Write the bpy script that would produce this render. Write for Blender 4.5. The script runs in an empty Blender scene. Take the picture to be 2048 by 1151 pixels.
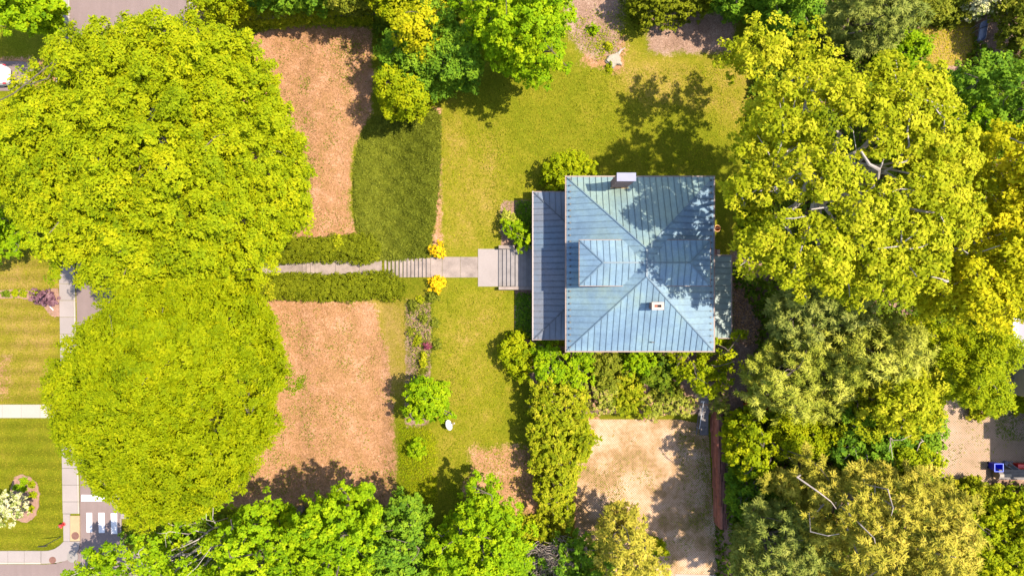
import bpy, bmesh, math, random
import numpy as np
from mathutils import Vector

random.seed(7)
rng = np.random.default_rng(7)
SC = bpy.context.scene
COL = SC.collection

# ------------------------------------------------------------------ camera, light, exposure
H = 62.0            # drone height above the street, metres
S = 0.045           # metres per photo pixel at street level
CX, CY = 1023.5, 575.0
cam_d = bpy.data.cameras.new("drone_camera")
cam = bpy.data.objects.new("drone_camera", cam_d); COL.objects.link(cam)
cam.location = (0, 0, H); cam.rotation_euler = (0, 0, 0)
cam_d.sensor_width = 36.0
cam_d.lens = 36.0 * H / (2048 * S)
cam_d.clip_start = 0.5; cam_d.clip_end = 3000
SC.camera = cam

SUN_EL, SUN_AZ = math.radians(62), math.radians(8.0)      # azimuth counted from +x towards +y
wd = bpy.data.worlds.new("World"); SC.world = wd; wd.use_nodes = True
wn = wd.node_tree.nodes; wl = wd.node_tree.links
sky = wn.new("ShaderNodeTexSky"); sky.sky_type = 'NISHITA'; sky.sun_disc = False
sky.sun_elevation = SUN_EL; sky.sun_rotation = math.pi / 2 - SUN_AZ
bg = wn["Background"]; bg.inputs[1].default_value = 0.15
wl.new(sky.outputs[0], bg.inputs[0])
sun_d = bpy.data.lights.new("sun", 'SUN'); sun_d.energy = 4.1; sun_d.angle = math.radians(0.6)
sun_d.color = (1.0, 0.92, 0.78)
sun = bpy.data.objects.new("sun", sun_d); COL.objects.link(sun)
sv = Vector((math.cos(SUN_EL) * math.cos(SUN_AZ), math.cos(SUN_EL) * math.sin(SUN_AZ), math.sin(SUN_EL)))
sun.rotation_euler = sv.to_track_quat('Z', 'Y').to_euler(); sun.location = sv * 90
SC.view_settings.view_transform = 'Standard'
SC.view_settings.look = 'None'
SC.view_settings.exposure = 1.72
SC.view_settings.gamma = 1.0
SC.view_settings.use_curve_mapping = False
SC.render.engine = 'CYCLES'
SC.cycles.max_bounces = 6; SC.cycles.diffuse_bounces = 3; SC.cycles.transmission_bounces = 4
SC.cycles.use_denoising = True

# ------------------------------------------------------------------ placing helpers
def P(px, py, z=0.0):
    """photo pixel -> world point of the ground or object point found there at height z"""
    k = S * (1 - z / H)
    return ((px - CX) * k, (CY - py) * k, z)
def P2(poly, z=0.0):
    a = np.asarray(poly, float); k = S * (1 - z / H)
    return np.stack([(a[:, 0] - CX) * k, (CY - a[:, 1]) * k], 1)
def sstep(a, b, x):
    t = np.clip((x - a) / (b - a), 0, 1); return t * t * (3 - 2 * t)
def inside(Q, X):
    r = np.zeros(len(X), bool); n = len(Q); j = n - 1
    for i in range(n):
        x0, y0 = Q[i]; x1, y1 = Q[j]
        if y0 != y1:
            c = ((y0 > X[:, 1]) != (y1 > X[:, 1])) & (X[:, 0] < (x1 - x0) * (X[:, 1] - y0) / (y1 - y0) + x0)
            r ^= c
        j = i
    return r
def edge_dist(Q, X):
    d = np.full(len(X), 1e9); n = len(Q)
    for i in range(n):
        a = Q[i]; b = Q[(i + 1) % n]; ab = b - a
        t = np.clip(((X - a) @ ab) / max(ab @ ab, 1e-9), 0, 1)
        d = np.minimum(d, np.hypot(*(X - a - t[:, None] * ab).T))
    return d
def sdist(Q, X):
    d = edge_dist(Q, X); return np.where(inside(Q, X), d, -d)
def line_dist(pts, X):
    d = np.full(len(X), 1e9)
    for a, b in zip(pts[:-1], pts[1:]):
        a = np.asarray(a[:2]); b = np.asarray(b[:2]); ab = b - a
        t = np.clip(((X - a) @ ab) / max(ab @ ab, 1e-9), 0, 1)
        d = np.minimum(d, np.hypot(*(X - a - t[:, None] * ab).T))
    return d
def blob(cx, cy, rx, ry, amp=0.13, seed=0, n=26, rot=0.0):
    r = np.random.default_rng(seed); a = np.linspace(0, 2 * math.pi, n, endpoint=False)
    k = 1 + amp * sum(r.normal() * np.cos(m * a + r.uniform(0, 6.3)) for m in (2, 3, 4, 5, 7)) / 1.6
    x, y = rx * k * np.cos(a), ry * k * np.sin(a)
    c, s = math.cos(rot), math.sin(rot)
    return np.stack([cx + c * x - s * y, cy + s * x + c * y], 1)

ZT = 1.9      # the upper terrace the house stands on
ZD = 0.4      # the sunken driveway
ROAD = [(-300, 1127), (92, 1127), (122, 1123), (144, 1112), (158, 1095), (160, 900), (151, 540), (138, 0), (138, -150), (374, -150),
        (374, 420), (320, 760), (243, 960), (239, 1060), (242, 1085), (254, 1100), (272, 1108), (700, 1116), (1100, 1200), (1100, 1330), (-300, 1330)]
ROAD_W = P2(ROAD)
def ground_z(X):
    X = np.atleast_2d(np.asarray(X, float)); x, y = X[:, 0], X[:, 1]
    z = np.interp(x, [-19.2, -17.8, -11.7, -7.1], [0.0, .28, .36, ZT])
    xw = x - .42 * np.clip((-10.2 - y) / 10.5, 0, 1)
    m = sstep(4.7, 5.9, x) * (1 - sstep(18.15, 18.45, xw)) * (1 - sstep(-11.9, -9.9, y))
    z = z * (1 - m) + ZD * m
    z = z + 0.12 * np.clip(1 - np.abs(x + 30) / 14, 0, 1) * 0
    return z
def gz(x, y): return float(ground_z([[x, y]])[0])

# ------------------------------------------------------------------ object helpers
def tag(o, label=None, cat=None, group=None, kind=None):
    if label: o['label'] = label
    if cat: o['category'] = cat
    if group: o['group'] = group
    if kind: o['kind'] = kind
    return o
def empty(name, loc, label=None, cat=None, group=None, rz=0.0, kind=None):
    o = bpy.data.objects.new(name, None); COL.objects.link(o)
    o.location = loc; o.rotation_euler = (0, 0, rz); o.empty_display_size = .3
    return tag(o, label, cat, group, kind)
def link(name, me, mats, parent=None):
    for m in (mats if isinstance(mats, (list, tuple)) else [mats]): me.materials.append(m)
    o = bpy.data.objects.new(name, me); COL.objects.link(o)
    if parent is not None:
        o.parent = parent
        o.matrix_parent_inverse = PINV(parent)
    return o
def PWORLD(p):
    from mathutils import Matrix
    m = Matrix.LocRotScale(p.location, p.rotation_euler, p.scale)
    return PWORLD(p.parent) @ p.matrix_parent_inverse @ m if p.parent else m
def PINV(p):
    return PWORLD(p).inverted()      # parts are modelled in world coordinates: undo the parent's own placement
def np_mesh(name, V, F, tint=None, attr='tint'):
    """V (n,3), F (m,k) arrays of one face size"""
    me = bpy.data.meshes.new(name); V = np.asarray(V, np.float32); F = np.asarray(F, np.int32)
    m, k = F.shape
    me.vertices.add(len(V)); me.vertices.foreach_set('co', V.ravel())
    me.loops.add(m * k); me.loops.foreach_set('vertex_index', F.ravel())
    me.polygons.add(m); me.polygons.foreach_set('loop_start', np.arange(m, dtype=np.int32) * k)
    if tint is not None:
        a = me.attributes.new(attr, 'FLOAT', 'POINT'); a.data.foreach_set('value', np.asarray(tint, np.float32))
    me.update(calc_edges=True)
    return me
class MB:
    """collects simple shapes for one mesh"""
    def __init__(s): s.v = []; s.f = []; s.m = []
    def add(s, v, f, m=0):
        o = len(s.v); s.v += [tuple(p) for p in v]; s.f += [tuple(i + o for i in q) for q in f]; s.m += [m] * len(f); return s
    def box(s, x0, x1, y0, y1, z0, z1, m=0):
        return s.add([(x0, y0, z0), (x1, y0, z0), (x1, y1, z0), (x0, y1, z0), (x0, y0, z1), (x1, y0, z1), (x1, y1, z1), (x0, y1, z1)],
                     [(3, 2, 1, 0), (4, 5, 6, 7), (0, 1, 5, 4), (1, 2, 6, 5), (2, 3, 7, 6), (3, 0, 4, 7)], m)
    def prism(s, poly, z0, z1, m=0):
        n = len(poly); a = sum(poly[i][0] * poly[(i + 1) % n][1] - poly[(i + 1) % n][0] * poly[i][1] for i in range(n))
        if a < 0: poly = poly[::-1]
        zz0 = [z0] * n if np.isscalar(z0) else z0; zz1 = [z1] * n if np.isscalar(z1) else z1
        v = [(p[0], p[1], q) for p, q in zip(poly, zz0)] + [(p[0], p[1], q) for p, q in zip(poly, zz1)]
        f = [tuple(range(n))[::-1], tuple(range(n, 2 * n))] + [(i, (i + 1) % n, n + (i + 1) % n, n + i) for i in range(n)]
        return s.add(v, f, m)
    def slab3(s, poly, nrm, t0, t1, m=0):
        """polygon of 3-D points thickened along nrm"""
        n = len(poly); nrm = Vector(nrm)
        v = [tuple(Vector(p) + nrm * t0) for p in poly] + [tuple(Vector(p) + nrm * t1) for p in poly]
        f = [tuple(range(n))[::-1], tuple(range(n, 2 * n))] + [(i, (i + 1) % n, n + (i + 1) % n, n + i) for i in range(n)]
        return s.add(v, f, m)
    def bar(s, a, b, w, h, m=0, up=(0, 0, 1)):
        a = Vector(a); b = Vector(b); d = (b - a).normalized(); up = Vector(up)
        if abs(d.dot(up)) > .99: up = Vector((1, 0, 0))
        r = d.cross(up).normalized(); u = r.cross(d).normalized()
        v = [a + r * x * w / 2 + u * y * h / 2 for x, y in ((-1, -1), (1, -1), (1, 1), (-1, 1))] + [b + r * x * w / 2 + u * y * h / 2 for x, y in ((-1, -1), (1, -1), (1, 1), (-1, 1))]
        return s.add(v, [(0, 1, 2, 3), (7, 6, 5, 4), (0, 4, 5, 1), (1, 5, 6, 2), (2, 6, 7, 3), (3, 7, 4, 0)], m)
    def tube(s, pts, rad, sides=6, m=0):
        pts = [Vector(p) for p in pts]
        if np.isscalar(rad): rad = [rad] * len(pts)
        v = []; f = []; ref = Vector((.31, .87, .38))
        for i, p in enumerate(pts):
            d = (pts[min(i + 1, len(pts) - 1)] - pts[max(i - 1, 0)])
            d = d.normalized() if d.length > 1e-9 else Vector((0, 0, 1))
            r = d.cross(ref); r = r.normalized() if r.length > 1e-6 else Vector((1, 0, 0)); u = d.cross(r)
            for k in range(sides):
                a = 2 * math.pi * k / sides; v.append(p + (r * math.cos(a) + u * math.sin(a)) * rad[i])
        for i in range(len(pts) - 1):
            for k in range(sides):
                f.append((i * sides + k, i * sides + (k + 1) % sides, (i + 1) * sides + (k + 1) % sides, (i + 1) * sides + k))
        f.append(tuple(range(sides))[::-1]); f.append(tuple((len(pts) - 1) * sides + k for k in range(sides)))
        return s.add(v, f, m)
    def lathe(s, prof, cx, cy, sides=20, m=0):
        v = []; f = []
        for r, z in prof:
            for k in range(sides):
                a = 2 * math.pi * k / sides; v.append((cx + r * math.cos(a), cy + r * math.sin(a), z))
        for i in range(len(prof) - 1):
            for k in range(sides):
                f.append((i * sides + k, i * sides + (k + 1) % sides, (i + 1) * sides + (k + 1) % sides, (i + 1) * sides + k))
        f.append(tuple(range(sides))[::-1]); f.append(tuple((len(prof) - 1) * sides + k for k in range(sides)))
        return s.add(v, f, m)
    def build(s, name, mats, parent=None, smooth=False, bevel=0.0):
        me = bpy.data.meshes.new(name); me.from_pydata([tuple(p) for p in s.v], [], s.f)
        me.polygons.foreach_set('material_index', s.m)
        if smooth: me.polygons.foreach_set('use_smooth', [True] * len(s.f))
        me.update(); o = link(name, me, mats, parent)
        if bevel:
            b = o.modifiers.new('bevel', 'BEVEL'); b.width = bevel; b.segments = 2; b.limit_method = 'ANGLE'
        return o

# ------------------------------------------------------------------ materials
def nodes(name):
    m = bpy.data.materials.new(name); m.use_nodes = True
    nt = m.node_tree; b = nt.nodes["Principled BSDF"]
    return m, nt, nt.nodes, nt.links, b
AL = .80     # one factor on every mineral, metal and soil colour, set together with the exposure
def ramp(N, cols, k=1.0):
    r = N.new("ShaderNodeValToRGB"); e = r.color_ramp.elements
    while len(e) < len(cols): e.new(.5)
    for i, (p, c) in enumerate(cols):
        e[i].position = p; e[i].color = (*[q * k for q in c], 1)
    return r
def noise(N, L, scale, detail=4, rough=.6, vec=None, stretch=None):
    n = N.new("ShaderNodeTexNoise"); n.inputs['Scale'].default_value = scale; n.inputs['Detail'].default_value = detail; n.inputs['Roughness'].default_value = rough
    g = N.new("ShaderNodeNewGeometry")
    if stretch:
        mp = N.new("ShaderNodeMapping"); mp.inputs['Scale'].default_value = stretch; L.new(g.outputs['Position'], mp.inputs[0]); L.new(mp.outputs[0], n.inputs[0])
    else: L.new(g.outputs['Position'], n.inputs[0])
    return n
def mixc(N, L, fac, a, b, mode='MIX'):
    x = N.new("ShaderNodeMix"); x.data_type = 'RGBA'; x.blend_type = mode
    for s_, val in ((0, fac), (6, a), (7, b)):
        if hasattr(val, 'links') or hasattr(val, 'is_linked'): L.new(val, x.inputs[s_])
        elif s_ == 0: x.inputs[0].default_value = val
        else: x.inputs[s_].default_value = (*val, 1)
    return x.outputs[2]
def mth(N, L, op, a, b=None, c=None):
    x = N.new("ShaderNodeMath"); x.operation = op
    for i, val in enumerate((a, b, c)):
        if val is None: continue
        if hasattr(val, 'is_linked'): L.new(val, x.inputs[i])
        else: x.inputs[i].default_value = val
    return x.outputs[0]
def bump(N, L, b, h, strength=.4, dist=.05):
    x = N.new("ShaderNodeBump"); x.inputs['Strength'].default_value = strength; x.inputs['Distance'].default_value = dist
    L.new(h, x.inputs['Height']); L.new(x.outputs[0], b.inputs['Normal'])
def plain(name, col, var=.25, scale=3.0, rough=.75, spec=.3, fine=25.0, objvar=0.0, bmp=.2, metal=0.0):
    m, nt, N, L, b = nodes(name)
    n1 = noise(N, L, scale, 5); n2 = noise(N, L, fine, 3)
    f = mth(N, L, 'ADD', mth(N, L, 'MULTIPLY', n1.outputs[0], .65), mth(N, L, 'MULTIPLY', n2.outputs[0], .35))
    r = ramp(N, [(.3, [c * (1 - var) for c in col]), (.5, col), (.72, [min(c * (1 + var), .95) for c in col])], AL); L.new(f, r.inputs[0])
    c = r.outputs[0]
    if objvar:
        oi = N.new("ShaderNodeObjectInfo")
        k = mth(N, L, 'MULTIPLY_ADD', oi.outputs['Random'], 2 * objvar, 1 - objvar)
        vm = N.new("ShaderNodeVectorMath"); vm.operation = 'SCALE'; L.new(c, vm.inputs[0]); L.new(k, vm.inputs[3]); c = vm.outputs[0]
    L.new(c, b.inputs['Base Color']); b.inputs['Roughness'].default_value = rough; b.inputs['Specular IOR Level'].default_value = spec; b.inputs['Metallic'].default_value = metal
    if bmp: bump(N, L, b, n2.outputs[0], bmp, .02)
    return m
def leaf_mat(name, cols, trans=.3, rough=.6, warm=(1.15, 1.1, .6)):
    m, nt, N, L, b = nodes(name)
    a = N.new("ShaderNodeAttribute"); a.attribute_name = 'tint'
    r = ramp(N, cols, 1.62); L.new(a.outputs['Fac'], r.inputs[0])
    L.new(r.outputs[0], b.inputs['Base Color']); b.inputs['Roughness'].default_value = rough; b.inputs['Specular IOR Level'].default_value = .04
    t = N.new("ShaderNodeBsdfTranslucent")
    L.new(mixc(N, L, 1.0, r.outputs[0], warm, 'MULTIPLY'), t.inputs[0])
    mx = N.new("ShaderNodeMixShader"); mx.inputs[0].default_value = trans
    L.new(b.outputs[0], mx.inputs[1]); L.new(t.outputs[0], mx.inputs[2])
    L.new(mx.outputs[0], N["Material Output"].inputs[0])
    return m
def pal(d, m_, l): return [(.12, d), (.5, m_), (.88, l)]
LM = dict(
    lime=leaf_mat("lime_leaf", pal((.060, .090, .002), (.138, .162, .002), (.215, .205, .003)), .42),
    green=leaf_mat("fresh_green_leaf", pal((.054, .078, .001), (.116, .138, .001), (.182, .182, .002)), .42),
    maple=leaf_mat("bright_maple_leaf", pal((.040, .085, .002), (.110, .172, .002), (.195, .228, .003)), .42),
    maple_deep=leaf_mat("deep_maple_leaf", pal((.026, .062, .006), (.070, .125, .006), (.130, .180, .008)), .36),
    syc=leaf_mat("yellow_green_leaf", pal((.066, .088, .002), (.170, .180, .004), (.300, .265, .014)), .45),
    gold=leaf_mat("golden_leaf", pal((.088, .102, .002), (.198, .190, .003), (.330, .265, .006)), .42),
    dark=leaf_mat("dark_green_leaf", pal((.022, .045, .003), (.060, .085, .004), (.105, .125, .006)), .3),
    olive=leaf_mat("olive_leaf", pal((.035, .047, .003), (.088, .098, .006), (.155, .150, .014)), .36),
    pine=leaf_mat("pale_pine_needle", pal((.058, .074, .006), (.160, .166, .016), (.280, .262, .042)), .3),
    pine_dark=leaf_mat("grey_pine_needle", pal((.042, .055, .007), (.102, .116, .018), (.180, .176, .036)), .28),
    pine_gold=leaf_mat("golden_pine_needle", pal((.062, .066, .006), (.172, .150, .014), (.290, .226, .032)), .28),
    yew=leaf_mat("clipped_yew_leaf", pal((.028, .036, .001), (.064, .072, .002), (.108, .112, .004)), .2),
    juniper=leaf_mat("juniper_spray", pal((.026, .032, .002), (.060, .068, .005), (.108, .112, .010)), .2),
    laurel=leaf_mat("laurel_leaf", pal((.048, .066, .002), (.124, .140, .003), (.235, .205, .010)), .36),
    purple=leaf_mat("purple_leaf", [(.12, (.03, .012, .02)), (.5, (.075, .035, .045)), (.88, (.14, .08, .09))], .2, warm=(1.1, .7, .8)),
    white=leaf_mat("white_blossom", [(.12, (.04, .06, .008)), (.40, (.11, .13, .02)), (.55, (.26, .24, .12)), (.88, (.36, .33, .20))], .25, warm=(1, 1, .8)),
    azalea=leaf_mat("azalea_leaf_and_bloom", [(.12, (.05, .06, .008)), (.45, (.15, .16, .015)), (.66, (.16, .15, .025)), (.78, (.21, .10, .07)), (.92, (.29, .145, .12))], .25, warm=(1.1, 1, .7)),
    burgundy=leaf_mat("burgundy_leaf", [(.12, (.03, .006, .010)), (.5, (.085, .016, .028)), (.88, (.15, .04, .06))], .2, warm=(1.1, .7, .7)),
    turf=leaf_mat("turf_blade", pal((.044, .054, .001), (.092, .094, .003), (.155, .130, .008)), .2),
    straw=leaf_mat("dry_straw_blade", pal((.10, .058, .017), (.19, .102, .046), (.29, .168, .09)), .2),
    forsythia=leaf_mat("golden_shrub_leaf", [(.12, (.16, .10, .003)), (.5, (.36, .22, .004)), (.88, (.50, .33, .008))], .28),
    rust=leaf_mat("rust_red_leaf", [(.12, (.08, .02, .006)), (.5, (.22, .055, .015)), (.88, (.38, .10, .03))], .25, warm=(1.1, .8, .6)),
)
BARK = plain("grey_brown_bark", (.11, .085, .065), .4, 4, .9, .1)
BARK_PALE = plain("pale_flaking_bark", (.34, .29, .25), .35, 1.6, .85, .1, objvar=.15)
BARK_TWIG = plain("dry_twig_bark", (.34, .27, .23), .35, 3, .9, .1)
CONC = plain("pale_concrete", (.235, .195, .178), .10, .5, .85, .2, fine=9, objvar=.06)
CONC_BRIGHT = plain("white_concrete", (.31, .26, .215), .08, .6, .85, .2, fine=9, objvar=.04)
CONC_WARM = plain("weathered_concrete", (.225, .175, .148), .34, 1.4, .85, .2, fine=12, objvar=.06)
TACTILE = plain("tan_ramp_concrete", (.30, .215, .12), .1, 2, .85, .2)
PATCHC = plain("grey_concrete_patch", (.20, .175, .155), .16, 2, .85, .2)
ASPH = None
IRON = plain("rusty_cast_iron", (.14, .062, .042), .3, 5, .7, .4)
WHITE = plain("white_road_paint", (.62, .57, .56), .10, 2.5, .7, .2, fine=18)
WPAINT = plain("white_paint", (.46, .45, .45), .05, 2, .5, .4, bmp=0)
WMETAL = plain("pale_sheet_metal", (.165, .16, .225), .10, 2, .55, .4, bmp=0)
DARKM = plain("dark_metal", (.035, .032, .03), .2, 4, .5, .5)
GREYM = plain("grey_metal", (.22, .22, .24), .15, 4, .4, .5)
BRICK = None
GUTTER = plain("brown_gutter", (.20, .135, .105), .25, 2, .6, .4)
WOODG = plain("weathered_grey_board", (.15, .13, .125), .25, 3, .85, .2, objvar=.16)
WOODP = plain("grey_porch_board", (.19, .165, .155), .22, 2, .8, .2, objvar=.10)
TIMBER = plain("red_brown_timber", (.36, .125, .075), .35, 2.2, .85, .15, objvar=.22)
TIMBER_TOP = plain("dark_timber", (.18, .075, .055), .35, 2.2, .85, .15, objvar=.22)
SOIL = plain("dark_soil", (.06, .042, .03), .4, 4, .95, .1)
MULCH = plain("pink_brown_mulch", (.235, .135, .095), .35, 5, .95, .1, fine=14, bmp=.5)
GLASS = plain("dark_window_glass", (.03, .035, .04), .1, 1, .08, .7, bmp=0)
WALLC = plain("cream_stucco_wall", (.36, .30, .24), .15, 2, .9, .2)
BLUEP = plain("blue_plastic", (.004, .012, .55), .08, 3, .4, .5, bmp=0)
BLUERIM = plain("light_blue_plastic", (.10, .15, .70), .06, 3, .4, .5, bmp=0)
REDP = plain("red_plastic", (.60, .012, .008), .08, 3, .4, .5, bmp=0)
ORANGEP = plain("orange_plastic", (.55, .22, .012), .1, 3, .45, .4, bmp=0)
SLIDEM = plain("grey_blue_plastic", (.135, .15, .24), .16, 2, .4, .5, bmp=0)
CAR = plain("white_car_paint", (.50, .485, .48), .03, 1, .25, .6, bmp=0)
TYRE = plain("black_rubber", (.02, .02, .02), .2, 6, .8, .3)
TAIL = plain("red_lamp_plastic", (.45, .02, .03), .05, 3, .25, .6, bmp=0)
STUMPM = plain("bleached_wood", (.27, .23, .175), .22, 3, .85, .2, fine=12)
ROOFGREY = plain("grey_lavender_membrane", (.25, .225, .24), .08, 1.2, .8, .2)

def roof_mat(name, a, bb, cc, seamdark=1.0):
    m, nt, N, L, b = nodes(name)
    n1 = noise(N, L, .30, 5, .62); n2 = noise(N, L, 1.1, 6, .65); n3 = noise(N, L, 7, 4)
    r = ramp(N, [(.38, a), (.52, bb), (.66, cc)], AL); L.new(n1.outputs[0], r.inputs[0])
    oi = N.new("ShaderNodeObjectInfo")
    k = mth(N, L, 'MULTIPLY_ADD', oi.outputs['Random'], .09, .955)
    k = mth(N, L, 'MULTIPLY', k, mth(N, L, 'MULTIPLY_ADD', n2.outputs[0], .45, .78))
    k = mth(N, L, 'MULTIPLY', k, mth(N, L, 'MULTIPLY_ADD', n3.outputs[0], .3, .85))
    st = noise(N, L, 3.2, 4, .7)
    k = mth(N, L, 'MULTIPLY', k, mth(N, L, 'MULTIPLY_ADD', st.outputs[0], .5, .75))
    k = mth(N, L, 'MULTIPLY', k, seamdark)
    vm = N.new("ShaderNodeVectorMath"); vm.operation = 'SCALE'; L.new(r.outputs[0], vm.inputs[0]); L.new(k, vm.inputs[3])
    L.new(vm.outputs[0], b.inputs['Base Color']); b.inputs['Roughness'].default_value = .5; b.inputs['Specular IOR Level'].default_value = .45
    bump(N, L, b, n2.outputs[0], .12, .03)
    return m
RBLUE = roof_mat("blue_green_patina_sheet", (.106, .164, .222), (.132, .198, .240), (.165, .228, .218))
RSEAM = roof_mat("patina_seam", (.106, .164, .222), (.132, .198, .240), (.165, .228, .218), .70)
RPORCH = roof_mat("grey_patina_sheet", (.124, .126, .144), (.106, .124, .156), (.090, .126, .166))
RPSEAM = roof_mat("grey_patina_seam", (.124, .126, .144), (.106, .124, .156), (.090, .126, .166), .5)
RGREEN = roof_mat("pale_green_patina_sheet", (.13, .175, .155), (.15, .195, .160), (.135, .18, .17))
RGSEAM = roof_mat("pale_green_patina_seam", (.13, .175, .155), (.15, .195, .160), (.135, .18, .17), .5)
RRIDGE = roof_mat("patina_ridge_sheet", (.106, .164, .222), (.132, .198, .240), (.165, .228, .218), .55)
RNORTH = roof_mat("green_patina_sheet", (.120, .178, .190), (.150, .205, .185), (.180, .228, .178))
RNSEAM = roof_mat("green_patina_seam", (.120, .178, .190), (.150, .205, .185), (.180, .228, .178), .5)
RDECK = plain("roof_deck_shadow_gap", (.05, .06, .07), .1)

def brick_mat():
    m, nt, N, L, b = nodes("red_brick")
    t = N.new("ShaderNodeTexBrick"); g = N.new("ShaderNodeTexCoord"); mp = N.new("ShaderNodeMapping"); mp.inputs['Rotation'].default_value = (math.pi / 2, 0, 0)
    sx = N.new("ShaderNodeSeparateXYZ"); L.new(g.outputs['Object'], sx.inputs[0]); cx = N.new("ShaderNodeCombineXYZ")
    L.new(mth(N, L, 'ADD', sx.outputs[0], sx.outputs[1]), cx.inputs[0]); L.new(sx.outputs[2], cx.inputs[1]); L.new(cx.outputs[0], t.inputs[0])
    t.inputs['Scale'].default_value = 1.0; t.inputs['Brick Width'].default_value = .22; t.inputs['Row Height'].default_value = .075; t.inputs['Mortar Size'].default_value = .008
    t.inputs['Color1'].default_value = (.20, .075, .055, 1); t.inputs['Color2'].default_value = (.13, .05, .04, 1); t.inputs['Mortar'].default_value = (.28, .24, .2, 1)
    L.new(t.outputs[0], b.inputs['Base Color']); b.inputs['Roughness'].default_value = .9; bump(N, L, b, t.outputs['Fac'], -.3, .01)
    return m
BRICK = brick_mat()

def patchy(name, cols, scale=.45):
    m, nt, N, L, b = nodes(name)
    n1 = noise(N, L, scale, 6, .65); n2 = noise(N, L, 3.5, 4, .7)
    f = mth(N, L, 'ADD', mth(N, L, 'MULTIPLY', n1.outputs[0], .7), mth(N, L, 'MULTIPLY', n2.outputs[0], .3))
    r = ramp(N, cols, AL); L.new(f, r.inputs[0]); L.new(r.outputs[0], b.inputs['Base Color']); b.inputs['Roughness'].default_value = .9; b.inputs['Specular IOR Level'].default_value = .2
    return m
def asphalt_mat():
    m, nt, N, L, b = nodes("sun_bleached_asphalt")
    n1 = noise(N, L, .35, 4); n2 = noise(N, L, 16, 3, .7); n3 = noise(N, L, 2.0, 5, .6, stretch=(1, .12, 1))
    r = ramp(N, [(.3, (.128, .088, .078)), (.7, (.188, .132, .118))], AL); 
    f = mth(N, L, 'ADD', mth(N, L, 'MULTIPLY', n1.outputs[0], .4), mth(N, L, 'ADD', mth(N, L, 'MULTIPLY', n2.outputs[0], .3), mth(N, L, 'MULTIPLY', n3.outputs[0], .3)))
    L.new(f, r.inputs[0]); L.new(r.outputs[0], b.inputs['Base Color']); b.inputs['Roughness'].default_value = .9; bump(N, L, b, n2.outputs[0], .3, .02)
    return m
ASPH = asphalt_mat()

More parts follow.
